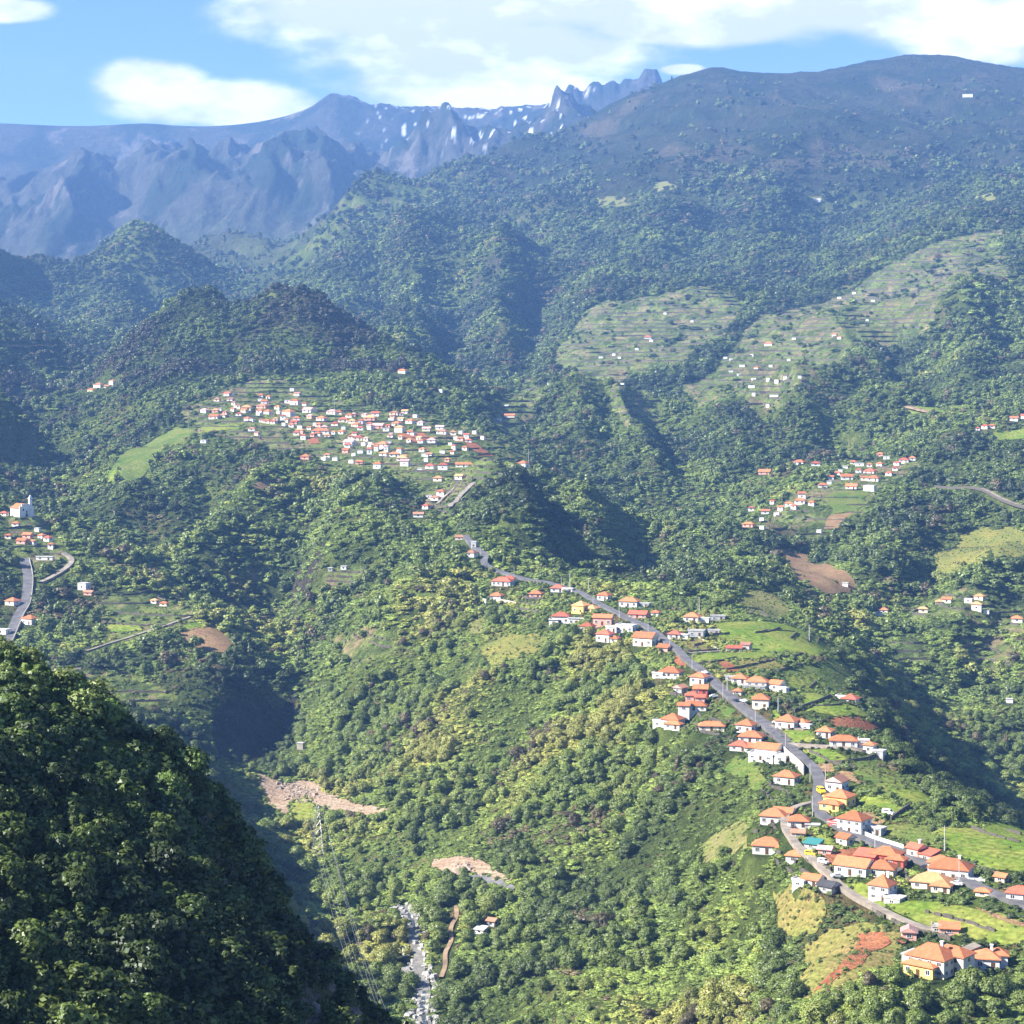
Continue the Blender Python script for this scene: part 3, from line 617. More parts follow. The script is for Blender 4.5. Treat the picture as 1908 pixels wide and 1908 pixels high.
# ---------------------------------------------------------------- fields, roads, paths, river : sheets laid on the ground
CLEAR = []      # (plan polygon) where no wood grows
CKIND = []
CORR = []       # (plan polyline, half width)
FM = {
 'lime': field_mat('meadow_grass', (.105,.175,.022), (.20,.215,.048), .05, .5),
 'green': field_mat('rough_grass', (.075,.13,.026), (.15,.165,.045)),
 'ochre': field_mat('dry_grass', (.22,.17,.065), (.16,.17,.045)),
 'soil': field_mat('red_soil', (.235,.085,.045), (.30,.13,.065), .12, 1.2),
 'brown': field_mat('brown_soil', (.20,.12,.07), (.26,.18,.09), .10, 1.2),
 'tan': field_mat('pale_earth', (.33,.255,.185), (.26,.18,.12), .05, .7),
 'yellow': field_mat('yellow_slope_grass', (.20,.185,.05), (.135,.16,.042)),
 'asphalt': M['asphalt'],
 'olive': field_mat('olive_slope_scrub', (.13,.155,.04), (.19,.17,.07)),
}
def drape(name, poly, m, lift=.35, dmin=450., step=None, jag=.5):
    P = [hit(a, b, dmin) for a, b in poly]
    D = np.mean([p[1] for p in P]); s = step or max(3.0, D/260.)
    rnd = random.Random(len(poly)*31+int(poly[0][0])); pts = []
    for a, b in zip(P, P[1:]+P[:1]):
        L = math.hypot(b[0]-a[0], b[1]-a[1]); n = max(1, int(L/s))
        for k in range(n):
            t = k/n; pts.append(Vector((a[0]+(b[0]-a[0])*t+rnd.uniform(-1,1)*jag*s*.3*(k>0), a[1]+(b[1]-a[1])*t+rnd.uniform(-1,1)*jag*s*.3*(k>0))))
    nb = len(pts); bound = [(p.x, p.y) for p in pts]
    xs = [p[0] for p in bound]; ys = [p[1] for p in bound]
    gx, gy = np.meshgrid(np.arange(min(xs), max(xs), s), np.arange(min(ys), max(ys), s)); gx = gx.ravel(); gy = gy.ravel()
    k = inpoly(gx, gy, bound); pts += [Vector((x, y)) for x, y in zip(gx[k], gy[k])]
    vs, es, fs, *_ = geometry.delaunay_2d_cdt(pts, [], [list(range(nb))], 1, 0.05)
    vx = np.array([v.x for v in vs]); vy = np.array([v.y for v in vs])
    if not len(fs): return None
    me = mesh(name, np.c_[vx, vy, height(vx, vy)+lift], [tuple(f) for f in fs], m, True)
    CLEAR.append([(p.x, p.y) for p in pts[:nb]]); CKIND.append(m.name)
    return tag(link(name, me), kind='structure')
def smooth_line(pts, step):
    P = np.array(pts); 
    for _ in range(2):
        Q = [P[0]]
        for a, b in zip(P[:-1], P[1:]): Q += [a*.75+b*.25, a*.25+b*.75]
        Q.append(P[-1]); P = np.array(Q)
    d = np.r_[0, np.cumsum(np.hypot(*(P[1:]-P[:-1]).T))]; n = max(2, int(d[-1]/step))
    t = np.linspace(0, d[-1], n)
    return np.stack([np.interp(t, d, P[:,0]), np.interp(t, d, P[:,1])], 1)
D_CLEAR = True
def ribbon(name, px, width, m, dmin=450., lift=.5, step=4.0, clear=3.0):
    P = smooth_line([hit(a, b, dmin)[:2] for a, b in px], step)
    T = np.gradient(P, axis=0); T /= np.maximum(np.linalg.norm(T, axis=1), 1e-6)[:,None]; N = np.stack([-T[:,1], T[:,0]], 1)
    offs = np.array([-.5,-.17,.17,.5])*width
    V = []
    zc = np.max([height(P[:,0]+N[:,0]*o, P[:,1]+N[:,1]*o) for o in offs], axis=0)
    k = np.ones(5)/5; zc = np.convolve(np.pad(zc, 2, mode='edge'), k, 'valid')
    zc = np.maximum(zc, np.max([height(P[:,0]+N[:,0]*o, P[:,1]+N[:,1]*o) for o in offs[1:3]], axis=0))+lift
    for o in offs: V.append(np.c_[P+N*o, zc])
    for o in (offs[0], offs[-1]): V.append(np.c_[P+N*o, zc-1.6])
    V = np.array(V); n = len(P); vv = V.reshape(-1, 3); q = []
    for r0, r1 in ((0,1),(1,2),(2,3),(4,0),(3,5)):
        a = np.arange(n-1); q.append(np.stack([r0*n+a, r0*n+a+1, r1*n+a+1, r1*n+a], 1)[:, ::-1])
    me = mesh_np(name, vv, np.concatenate(q), [m])
    CORR.append((P, width/2+(clear if D_CLEAR else .8)))
    o = tag(link(name, me), kind='structure')
    return P, N, zc
def wall_along(name, P, N, z, off, h, th, m, label, cat='wall', group=None, i0=0, i1=None, down=1.5):
    P = P[i0:i1]+N[i0:i1]*off; N = N[i0:i1]; z = z[i0:i1]; n = len(P)
    V = np.concatenate([np.c_[P-N*th/2, z-down], np.c_[P-N*th/2, z+h], np.c_[P+N*th/2, z+h], np.c_[P+N*th/2, z-down]])
    a = np.arange(n-1); q = [np.stack([r0*n+a, r0*n+a+1, r1*n+a+1, r1*n+a], 1) for r0, r1 in ((0,1),(1,2),(2,3))]
    me = mesh_np(name, V, np.concatenate(q+[np.array([[0,n,2*n,3*n],[n-1,4*n-1,3*n-1,2*n-1]])]), [m])
    return tag(link(name, me), label, cat, group)
def ground_wall(px, h, th, m, label, dmin=450., group=None):
    P = smooth_line([hit(a, b, dmin)[:2] for a, b in px], 3.0); T = np.gradient(P, axis=0); T /= np.maximum(np.linalg.norm(T, axis=1), 1e-6)[:,None]
    return wall_along('stone_wall', P, np.stack([-T[:,1], T[:,0]], 1), height(P[:,0], P[:,1]), 0, h, th, m, label, 'wall', group)
R1 = ribbon('road', [(868,1000),(880,1018),(896,1030),(908,1040),(898,1050),(924,1064),(985,1082),(1040,1092),(1071,1101),(1095,1113),(1120,1128),(1153,1145),(1195,1164),(1235,1190),(1262,1212),(1293,1241),(1320,1264),(1357,1296),(1386,1325),(1429,1354),(1465,1387),(1487,1409),(1514,1432),(1528,1452),(1524,1484),(1521,1500),(1535,1525),(1557,1542),(1590,1558),(1629,1574),(1671,1589),(1706,1603),(1745,1619),(1781,1633),(1812,1650),(1860,1672),(1940,1700)], 4.5, M['asphalt'], 560, lift=.9)
R2 = ribbon('road', [(1514,1497),(1491,1503),(1471,1514),(1460,1530),(1464,1550),(1477,1569),(1499,1594),(1524,1616),(1552,1641),(1574,1661),(1615,1686),(1657,1708),(1693,1724),(1726,1735),(1765,1742)], 2.9, M['concrete'], 560, lift=.8)
ribbon('road', [(1470,1388),(1500,1391),(1545,1393),(1600,1399),(1625,1402)], 3.6, M['concrete'], 760)
ribbon('road', [(1432,1352),(1448,1357),(1500,1361)], 3.4, M['concrete'], 760)
ribbon('road', [(1284,1219),(1320,1216),(1352,1213),(1378,1214)], 3.2, M['concrete'], 900)
R5 = ribbon('road', [(45,1042),(53,1075),(50,1110),(46,1130),(34,1147),(26,1168),(12,1200)], 6.5, M['asphalt'], 1100, lift=.8)
ribbon('road', [(118,1032),(133,1040),(134,1052),(110,1070),(75,1088)], 4.0, M['concrete'], 1100, lift=1.0)
ribbon('path', [(70,1254),(110,1250),(152,1246)], 2.2, M['concrete'], 1100, lift=.6)
ribbon('path', [(160,1215),(200,1200),(245,1188),(300,1170),(355,1150)], 2.2, M['concrete'], 1100, lift=.6)
R7 = ribbon('road', [(1745,908),(1800,910),(1830,914),(1852,926),(1880,940),(1940,956)], 5.0, M['concrete'], 1500, lift=1.0)
ribbon('path', [(850,1690),(852,1712),(838,1730),(843,1755),(828,1778),(831,1800),(822,1825)], 1.8, M['dirt'], 700)
ribbon('path', [(0,648),(50,648),(95,650)], 9.0, M['dirt'], 2300, lift=2.0)
ribbon('path', [(1690,760),(1720,768),(1745,770)], 8.0, M['dirt'], 1900, lift=1.0)
ribbon('path', [(883,903),(868,918),(850,938),(838,950)], 3.6, M['concrete'], 1450, lift=1.5)
ribbon('path', [(850,905),(835,922),(812,940),(800,948)], 2.2, M['concrete'], 1450, lift=.8)
# river bed : pale boulders and a thin stream
D_CLEAR = False
RV = ribbon('river_bed', [(748,1690),(772,1722),(766,1750),(784,1775),(778,1810),(794,1845),(784,1880),(796,1930)], 4.6, M['gravel'], 700, lift=.5)
M['water'] = mat('stream_water', (.04,.05,.05), .3, 0, 1, .5)
ribbon('stream_water', [(748,1690),(772,1722),(766,1750),(784,1775),(778,1810),(794,1845),(784,1880),(796,1930)], 1.5, M['water'], 700, lift=.75, clear=0)
D_CLEAR = True
def boulders():
    rs = np.random.RandomState(3); V = []; Fq = []; n0 = 0
    P = RV[0]; N = RV[1]
    base = np.array([(-1,-1,-.6),(1,-1,-.6),(1,1,-.6),(-1,1,-.6),(-.7,-.7,.6),(.7,-.7,.6),(.7,.7,.6),(-.7,.7,.6)])
    for k in range(650):
        i = rs.randint(len(P)); o = rs.uniform(-5, 5)
        if abs(o) < 1.6: continue
        p = P[i]+N[i]*o+rs.uniform(-2,2,2); r = rs.gamma(2.2, .2)+.2
        b = base*r*rs.uniform(.7,1.3,(8,3)); a = rs.uniform(0,6.28); c, s = math.cos(a), math.sin(a)
        b = np.c_[b[:,0]*c-b[:,1]*s, b[:,0]*s+b[:,1]*c, b[:,2]]
        V.append(b+[p[0], p[1], float(height(p[:1], p[1:])[0])+.7]); Fq.append(np.array(BOXF)+n0); n0 += 8
    me = mesh_np('river_boulders', np.concatenate(V), np.concatenate(Fq), [mat('pale_river_stone', (.33,.32,.30), .9, .3, .6)])
    tag(link('river_boulders', me), 'pale grey boulders heaped along the stream bed', kind='stuff')
boulders()
def rubble():
    rs = np.random.RandomState(8); V = []; Fq = []; n0 = 0; base = np.array(boxv(-1,1,-1,1,-.6,.7))
    base[4:,:2] *= .65
    for (poly, dm, cnt_) in (([(478,1440),(520,1460),(558,1452),(590,1456),(604,1476),(640,1490),(592,1502),(570,1481),(545,1492),(532,1520),(505,1502)],900,260),([(845,1612),(872,1610),(880,1625),(850,1632)],800,110)):
        for _ in range(cnt_):
            w = rs.dirichlet(np.ones(len(poly))*.6); p = hit(float(w@[q[0] for q in poly]), float(w@[q[1] for q in poly]), dm)
            r = rs.gamma(2,.22)+.15; a = rs.uniform(0,6.28); b = base*r*rs.uniform(.6,1.3,(8,3)); b = np.c_[b[:,0]*math.cos(a)-b[:,1]*math.sin(a), b[:,0]*math.sin(a)+b[:,1]*math.cos(a), b[:,2]]
            V.append(b+[p[0], p[1], p[2]+.3]); Fq.append(np.array(BOXF)+n0); n0 += 8
    me = mesh_np('quarry_rubble', np.concatenate(V), np.concatenate(Fq), [mat('rubble_stone', (.30,.24,.19), .95, .3, .6)])
    tag(link('quarry_rubble', me), 'loose pale rubble strewn over the bare earth by the river', kind='stuff')
rubble()
# ---------------------------------------------------------------- houses
SPOTS = []      # (x, y, clear radius)
RND = random.Random(11)
_unit = {}
def unit(kind, m):
    """a unit window / door leaf, 1 x 1 in the x-z plane, standing proud of the wall; shared by all houses"""
    k = (kind, m.name)
    if k not in _unit: _unit[k] = mesh(kind, boxv(-.5,.5,-.06,.05,0,1), BOXF, m)
    return _unit[k]
def frame_mesh():
    if 'frame' not in _unit:
        b = MB(); b.box(-.58,-.46,-.11,.04,-.04,1.04); b.box(.46,.58,-.11,.04,-.04,1.04); b.box(-.459,.459,-.11,.04,.94,1.04); b.box(-.62,.62,-.20,.04,-.12,-.041); b.box(-.04,.04,-.09,.04,0,.939)
        _unit['frame'] = mesh('frame', b.v, b.f, M['white'])
    return _unit['frame']
def roof_geo(w, d, kind, rh, ov=.55):
    x, y = w/2+ov, d/2+ov; t = .22
    low = [(-x,-y,0),(x,-y,0),(x,y,0),(-x,y,0)]
    if kind == 'hip':
        if w >= d: r = [(-(x-y*.95),0,rh),(x-y*.95,0,rh)]; f = [(0,1,5,4),(1,2,5),(2,3,4,5),(3,0,4)]
        else: r = [(0,-(y-x*.95),rh),(0,y-x*.95,rh)]; f = [(0,1,4),(1,2,5,4),(2,3,5),(3,0,4,5)]
        v = low+r
    elif kind == 'gable':
        if w >= d: v = low+[(-x,0,rh),(x,0,rh)]; f = [(0,1,5,4),(1,2,5),(2,3,4,5),(3,0,4)]
        else: v = low+[(0,-y,rh),(0,y,rh)]; f = [(0,1,4),(1,2,5,4),(2,3,5),(3,0,4,5)]
    elif kind == 'shed':
        v = low+[(-x,y,rh),(x,y,rh)]; f = [(0,1,5,4),(1,2,5),(0,4,3),(2,3,4,5)]
    n = len(v); v = v+[(a,b,c-t) for a,b,c in low]
    f = f+[(0,n,n+1,1),(1,n+1,n+2,2),(2,n+2,n+3,3),(3,n+3,n,0),(n+3,n+2,n+1,n)]
    return v, f
def block(root, ox, oy, w, d, h, roof, wall, tile, rh=None, z0=0., found=4., wins=None, doors=True, storeys=None, detail=2, chimney=False, balcony=False):
    if root.location[1] > 2550: found = 1.6
    wl = link('wall', mesh('wall', boxv(-w/2,w/2,-d/2,d/2,-found,h), BOXF, wall), root, None, (ox,oy,z0))
    if roof == 'flat':
        b = MB(); b.box(-w/2-.25,w/2+.25,-d/2-.25,d/2+.25,0,.35); b.box(-w/2+.15,w/2-.15,-d/2+.15,d/2-.15,.3,.38)
        b.build('roof', tile, root, (ox,oy,z0+h+.003))
        if detail > 1:
            b = MB(); b.box(-w/2-.25,w/2+.25,-d/2-.25,-d/2-.05,.352,.9); b.box(-w/2-.25,-w/2-.05,-d/2-.04,d/2+.25,.352,.9); b.build('parapet', wall, root, (ox,oy,z0+h+.003))
    else:
        rh = rh or min(w,d)*.30
        v, f = roof_geo(w, d, roof, rh)
        if roof == 'gable':      # wall carried up into the gable
            g = [(-w/2,-d/2,0),(w/2,-d/2,0),(w/2,d/2,0),(-w/2,d/2,0)]
        rf = link('roof', mesh('roof', v, f, tile), root, None, (ox,oy,z0+h+.1))
        if roof == 'gable' and detail > 0:
            if w >= d: gv = [(-w/2,-d/2,0),(-w/2,d/2,0),(-w/2,0,rh*.86),(w/2+.002,-d/2,0),(w/2+.002,d/2,0),(w/2+.002,0,rh*.86)]
            else: gv = [(-w/2,-d/2,0),(w/2,-d/2,0),(0,-d/2,rh*.86),(-w/2,d/2,0),(w/2,d/2,0),(0,d/2,rh*.86)]
            # gable triangles stand just outside the roof prism
            k = 1.0+(.58/(w/2) if w >= d else .58/(d/2))
            gv = [(a*k, b, c) if w >= d else (a, b*k, c) for a,b,c in gv]
            for g3 in (gv[:3], gv[3:]): link('gable_wall', mesh('gable_wall', g3, [(0,1,2)], wall), root, None, (ox,oy,z0+h+.1))
        if chimney:
            b = MB(); b.box(-.4,.4,-.4,.4,-.6,1.5); b.box(-.55,.55,-.55,.55,1.5,1.75); b.build('chimney', M['white'], rf, (w*.2, d*.12, rh*.75-.1))
        if detail > 1 and roof == 'hip':
            b = MB(); x = w/2+.55; y = d/2+.55
            if w >= d: b.tube((-(x-y*.95),0,rh),((x-y*.95),0,rh),.16,.16,5)
            else: b.tube((0,-(y-x*.95),rh),(0,y-x*.95,rh),.16,.16,5)
            b.build('ridge_tiles', tile, rf)
    st = storeys or (2 if h > 4.6 else 1); sh = h/st
    def place(kind, m, x, y, rz, z, sx, sz):
        o = bpy.data.objects.new(kind, unit(kind, m)); COL.objects.link(o); o.parent = root
        o.location = (ox+x, oy+y, z0+z); o.rotation_euler = (0,0,rz); o.scale = (sx,1,sz)
        if kind == 'window' and detail > 1:
            f_ = bpy.data.objects.new('frame', frame_mesh()); COL.objects.link(f_); f_.parent = o
    if detail > 0:
        for s in range(st):
            zb = s*sh+sh*.34; wh = min(1.35, sh*.42)
            for L, rz, fx, fy in ((w, 0, 0, -d/2), (d, math.pi/2, w/2, 0), (d, -math.pi/2, -w/2, 0)):
                n = max(1, int(L/(3.0 if detail > 1 else 4.2)))
                if detail == 1 and rz: n = 1
                for k in range(n):
                    t = (k+.5)/n*L-L/2
                    if rz == 0 and s == 0 and doors and k == n//2 and n > 1:
                        place('door', M['wood'], t, fy, 0, .02, 1.2, min(2.2, sh*.8)); continue
                    x, y = (t, fy) if rz == 0 else (fx, t)
                    place('window', M['glass'], x, y, rz, zb, min(1.4 if detail > 1 else 1.1, L/n*.5), wh if detail > 1 else min(wh, 1.15))
    if balcony and detail > 1:
        b = MB(); zz = sh if st > 1 else .05
        b.box(-w*.42,w*.42,-d/2-1.7,-d/2-.05,zz-.18,zz); b.box(-w*.42,w*.42,-d/2-1.7,-d/2-1.58,zz+.003,zz+.95); b.box(-w*.42,-w*.42+.14,-d/2-1.57,-d/2-.06,zz+.003,zz+.95); b.box(w*.42-.14,w*.42,-d/2-1.57,-d/2-.06,zz+.003,zz+.95)
        b.build('balcony', wall, root, (ox,oy,z0))
    return wl
def pad(x, y, z, r, falloff=1.7):
    """level the ground under a building, leaving the roads alone"""
    i0, i1 = np.searchsorted(UG, [(x-3*r)/y-.01, (x+3*r)/y+.01]); j0, j1 = np.searchsorted(VG, [math.log(y-3.2*r), math.log(y+3.2*r)])
    X, Y = Xg[i0:i1,j0:j1], Yg[i0:i1,j0:j1]
    if not X.size: return
    w = 1-sstep(r, r*falloff+2, np.hypot(X-x, Y-y))
    for P, hw in CORR:
        if P[:,0].min()-40 > x or P[:,0].max()+40 < x or P[:,1].min()-40 > y or P[:,1].max()+40 < y: continue
        Q = P[np.hypot(P[:,0]-x, P[:,1]-y) < 4*r+12]
        if len(Q): w = w*sstep(hw-2.2, hw+1.5, np.min(np.hypot(X[...,None]-Q[:,0], Y[...,None]-Q[:,1]), axis=-1))
    Zg[i0:i1,j0:j1] += (z-Zg[i0:i1,j0:j1])*w
def house(px, py, w, d, h, yaw, roof, wall, tile, label, extra=(), dmin=450., group=None, cat='house', name='house', detail=2, r=None, rh=None, **kw):
    p = hit(px, py, dmin); x, y = p[0], p[1]
    a = math.radians(yaw); c, s = math.cos(a), math.sin(a)
    cs = [(x+c*i*w/2-s*j*d/2, y+s*i*w/2+c*j*d/2) for i in (-1,0,1) for j in (-1,0,1)]
    zz = height(np.array([q[0] for q in cs]), np.array([q[1] for q in cs])); z = float(.75*np.mean(zz)+.25*np.min(zz))
    if y < 2600: pad(x, y, z, .5*math.hypot(w, d)*.9+.6)
    root = empty(name, (x, y, z+.15), a)
    tag(root, label, cat, group)
    h *= .70; w *= .88; d *= .88
    extra = [dict(e, h=e['h']*.72, w=e['w']*.88, d=e['d']*.88, x=e['x']*.88, y=e['y']*.88) for e in extra]
    block(root, 0, 0, w, d, h, roof, M[wall], M[tile], rh, detail=detail, **kw)
    for e in extra:
        e = dict(e); block(root, e.pop('x'), e.pop('y'), e.pop('w'), e.pop('d'), e.pop('h'), e.pop('roof'), M[e.pop('wall', wall)], M[e.pop('tile', tile)], detail=e.pop('detail', detail), **e)
    R = r or (max(w, d)*.62+2.5+(6 if y > 2250 else 0))
    SPOTS.append((x, y, R))
    # a little open ground on the camera side, so trees do not hide the front
    SPOTS.append((x-.35*R, y-.9*R, R*.75))
    return root
H = house
def ex(x, y, w, d, h, roof, **k): return dict(x=x, y=y, w=w, d=d, h=h, roof=roof, **k)
# --- upper row of the ridge village
H(937,1090,14,9,4.2,-20,'hip','white','redtile','wide house with dark red two tiered roof nearest the road bend',[ex(3,5,9,6,5.6,'hip')],900)
H(926,1116,8.5,7,3.4,-25,'hip','white','terra','small white house above the pale curved retaining wall',(),900)
H(999,1111,8.5,7,3.0,-15,'hip','pink','terra','low pink walled cottage between the first ridge houses',(),900)
H(1040,1101,9,7,3.4,-15,'hip','white','redtile','white house with flat terrace beside the tall pole',[ex(7.5,-1,7,6,2.8,'flat',tile='flat')],900)
H(1127,1118,8,7.5,4.4,-30,'hip','white','terra','small square house standing beyond the road',(),900)
H(1173,1130,12.5,8,4.8,-20,'hip','white','terra','white house with hipped roof and grey flat annex beyond the road',[ex(10,1,8,6,3.0,'flat',tile='flat',wall='grey')],900)
H(1190,1150,11.5,7,2.8,-20,'gable','pink','redtile','long low pink cottage near the red field',(),900)
H(1222,1148,5,5,3.2,-20,'hip','white','terra','tiny white cottage at the end of the red field',(),900)
H(1083,1141,9,9,6.4,-35,'hip','yellow','paletile','yellow two storey house above the road',[ex(7.5,2,7,7,4.2,'hip')],900,balcony=True)
H(1046,1160,11,8,6.2,-12,'hip','white','redtile','white building on tall foundations with two flat dark roofs',[ex(11,-1,11,7,4.2,'flat',tile='dark'),ex(-4,-4.5,6,4,3.0,'flat',tile='dark')],900)
H(1124,1163,12,7,6.0,-14,'gable','pink','terra','tall brick coloured block with long orange roof',(),900)
H(1095,1176,8,7,4.4,-25,'hip','cream','redtile','cream house with red roof at the edge of the slope',(),900)
H(1168,1176,11,9,5.2,-25,'flat','white','flat','grey and white flat roofed block in the middle of the ridge village',[ex(-8,-3,7,7,3.6,'flat',tile='flat')],900)
H(1128,1194,9,8,6.0,-30,'hip','white','redtile','white two storey house hanging over the wooded slope',[ex(7,-1,6,5,3.0,'hip',tile='terra')],900)
H(1203,1201,12.5,10,6.4,-28,'gable','cream','terra','large cream gabled house with three windows in its end wall',(),850)
H(1238,1212,6.5,6,3.0,-28,'gable','pink','terra','small pink garage with orange roof beside the road',(),850)
H(1258,1189,7.5,7,3.6,-20,'hip','white','redtile','little white house with red roof and flat white annex',[ex(6,0,5,5,2.8,'flat',tile='flat')],850)
H(1298,1185,9.5,7,4.4,-15,'flat','grey','flat','grey concrete block above the square brown plot',(),850)
H(1290,1158,9.5,8,4.2,-20,'hip','white','terra','white house with orange roof beside the slim concrete pole',[ex(8,1,6,5,2.8,'flat',tile='flat')],850)
H(1338,1155,9,6,3.2,-10,'flat','grey','flat','grey flat sheds at the corner of the bright meadow',(),850)
H(1331,1181,7,5,3.0,-15,'flat','grey','flat','small grey shed behind the square brown plot',(),850)
H(1368,1214,9,5,2.6,-8,'gable','white','redtile','long low farm shed beside the meadow track',(),850)
H(1391,1212,5.5,5,4.4,-30,'gable','palestone','browntile','old stone barn with steep gable beside the meadow track',(),850,cat='barn',name='barn')
# --- along the straight road
H(1250,1259,12,8.5,4.0,-22,'hip','white','terra','white house with deep shaded veranda left of the road',[ex(-6,-4,6,4,2.8,'flat',tile='flat')],820,balcony=True)
H(1304,1272,8.5,7.5,4.6,-32,'hip','white','terra','white cube house with orange roof touching the road',(),820)
H(1306,1293,7.5,7,4.4,-10,'gable','red','terra','red walled house with bright orange roof',(),820)
H(1290,1300,7,6,3.6,-10,'hip','pink','redtile','pink and red low wing below the red walled house',[ex(4.5,-3.5,5,4,2.8,'shed')],820)
H(1268,1289,5.5,6,3.2,-40,'gable','grey','browntile','old grey gabled cottage among the trees',(),820)
H(1294,1319,13,6,3.2,-12,'hip','white','terra','long low white house with narrow orange roof',[ex(-5,-4,6,5,3.6,'gable')],820)
H(1254,1348,10,9,5.4,-30,'hip','white','terra','white villa with stepped orange roofs at the edge of the slope',[ex(3,-5.5,9,5,3.2,'hip'),ex(-8,0,5,6,3.0,'flat',tile='flat')],820)
H(1326,1356,13,6.5,3.2,-6,'hip','cream','terra','long bungalow with white curving drive wall',(),800)
H(1391,1362,8.5,7.5,4.8,-30,'hip','white','terra','white house at the roadside above the terraced villas',(),800)
H(1400,1380,11.5,8,3.6,-18,'hip','white','terra','wide hipped house under the roadside above the low terrace',(),800)
H(1380,1394,9,7,3.2,-25,'hip','white','redtile','low white house with dark red roof and terrace wall',[ex(6.5,-2,6,5,2.8,'shed',tile='terra')],800)
H(1433,1408,12,8.5,5.2,-34,'gable','white','terra','large white gabled house with red awning terrace',[ex(1,-8,13,6,3.0,'flat',tile='flat'),ex(11,-7,6,7,3.4,'flat',tile='flat')],780)
H(1466,1456,10,7.5,4.4,-28,'hip','white','terra','white house with orange roof below the tall garden wall',(),760)
H(1379,1271,8,7,3.4,-18,'hip','white','terra','left half of the twin roofed house right of the road',(),820)
H(1411,1280,11,8,4.4,-14,'hip','white','terra','wide twin roofed house with grey garden wall',[ex(-1,-5.5,12,3,1.6,'flat',tile='flat',wall='grey')],820)
H(1360,1268,4.5,4.5,2.6,-14,'flat','grey','flat','grey pump house beside the twin roofed house',(),820,cat='shed',name='shed')
H(1448,1285,6.5,6.5,4.6,-35,'gable','white','terra','narrow white gabled house with white canopy',[ex(5,-2,5,4,2.4,'flat',tile='flat')],820)
H(1375,1294,4.5,4.5,2.6,-20,'hip','cream','terra','tiny orange roofed pavilion beside the road',(),820)
H(1418,1318,8.5,8,6.2,-12,'hip','cream','terra','cream two storey house with red balcony',(),820,balcony=True)
H(1468,1355,10,9,4.8,-30,'hip','white','terra','white house with dark end wall beside the drive',[ex(6,4,6,6,3.2,'hip'),ex(10,0,5,4,2.6,'flat',tile='flat')],800)
H(1538,1372,7,7,3.8,-25,'hip','white','terra','rear wing of the long white farmhouse under the red plot',(),780)
H(1572,1388,13,7,3.8,-10,'hip','white','terra','long white farmhouse under the red plot',[ex(9.5,1,5,5,3.6,'flat',tile='flat')],780)
H(1621,1402,5,5,5.0,-30,'hip','white','terra','small white tower house with grey tank beside it',[ex(5.5,-2.5,5.5,5,2.4,'flat',tile='flat',wall='grey')],760)
H(1585,1307,8,7,3.4,-28,'hip','white','redtile','white cottage with red roof at the far end of the fields',[ex(-5.5,3,6,5,3.4,'flat',tile='flat')],820)
# --- hairpin houses
H(1560,1473,7.5,8,6.0,-32,'gable','white','browntile','tall white house with brown roof above the yellow house',(),720)
H(1566,1502,10,9,6.0,-35,'hip','yellow','terra','bright yellow villa with stacked orange roofs',[ex(-1,-6.5,9,5,3.0,'hip'),ex(-6,3,5,5,3.6,'flat',tile='paletile')],700,balcony=True)
H(1592,1548,11,9,7.0,-38,'hip','white','terra','largest white two storey house beside the road',[ex(-8,1,6,7,3.4,'flat',tile='flat',wall='red'),ex(9,2,7,5,3.0,'flat',tile='flat',wall='grey')],680)
H(1443,1528,10.5,9,4.8,-20,'hip','white','terra','white house on tall piers below the dry bank',[ex(3,5,8,6,5.4,'gable')],680)
H(1488,1536,8.5,7,3.2,-12,'hip','white','terra','small white house inside the hairpin bend',[ex(6,-2,6,3,1.4,'flat',tile='flat')],680)
H(1488,1557,5,4,2.4,-15,'gable','palestone','browntile','ruined stone hut inside the hairpin bend',(),660,cat='hut',name='hut')
H(1576,1573,5.5,5.5,3.4,-50,'gable','cream','terra','tan gabled shed under the road wall',(),660,cat='shed',name='shed')
H(1432,1574,12,9,4.4,-16,'hip','white','terra','wide white house with broad orange roof below the lane',[ex(7,-5,5,5,4.4,'hip')],660)
H(1481,1598,6,6,3.6,-22,'hip','white','terra','small white house with orange roof tucked under the lane',(),660)
H(1515,1584,6,4.5,2.4,-35,'shed','grey','greenroof','shed with teal green roof beside the lane',(),640,cat='shed',name='shed')
H(1538,1590,5,4,2.6,-20,'gable','pink','pinkroof','little pink shed with open doorway in the red field',(),640,cat='shed',name='shed')
H(1592,1626,13,9,4.6,-32,'gable','white','terra','white gabled house with shaded blue end wall beside the red soil',(),620)
H(1652,1606,11,8,4.4,-30,'hip','red','terra','red walled house with several orange roofs beside the road',[ex(-7,-3,8,6,3.2,'shed',tile='redtile'),ex(6,-5,7,5,3.6,'hip')],620)
H(1644,1632,10,8,4.0,-22,'hip','cream','terra','cream house wedged behind the white tower house',(),620)
H(1645,1672,8,8,7.0,-36,'hip','white','terra','tall white pyramid roofed house with grey terrace annex',[ex(7,-4,6.5,6,2.8,'flat',tile='flat',wall='grey')],600,chimney=True,rh=3.0)
H(1737,1650,13.5,9.5,3.4,-26,'hip','cream','paletile','long house with pale peach roof under the road',[ex(5,-5,7,5,3.0,'hip')],600)
H(1772,1632,15,10,5.4,-24,'hip','white','terra','large villa with wide orange roofs and arched garden wall',[ex(-5,6,9,7,5.6,'hip'),ex(11,-4,6,5,1.4,'flat',tile='flat')],600,chimney=True)
H(1708,1597,5.5,5.5,5.0,-50,'gable','pink','redtile','narrow red gabled house with small bell like chimney',[ex(6,0,6,5,3.2,'shed')],600,chimney=True)
H(1515,1643,7,6,3.4,-35,'gable','white','terra','white cottage with orange roof on the outside of the lane',[ex(-4,-3,5,4,2.4,'flat',tile='flat')],600)
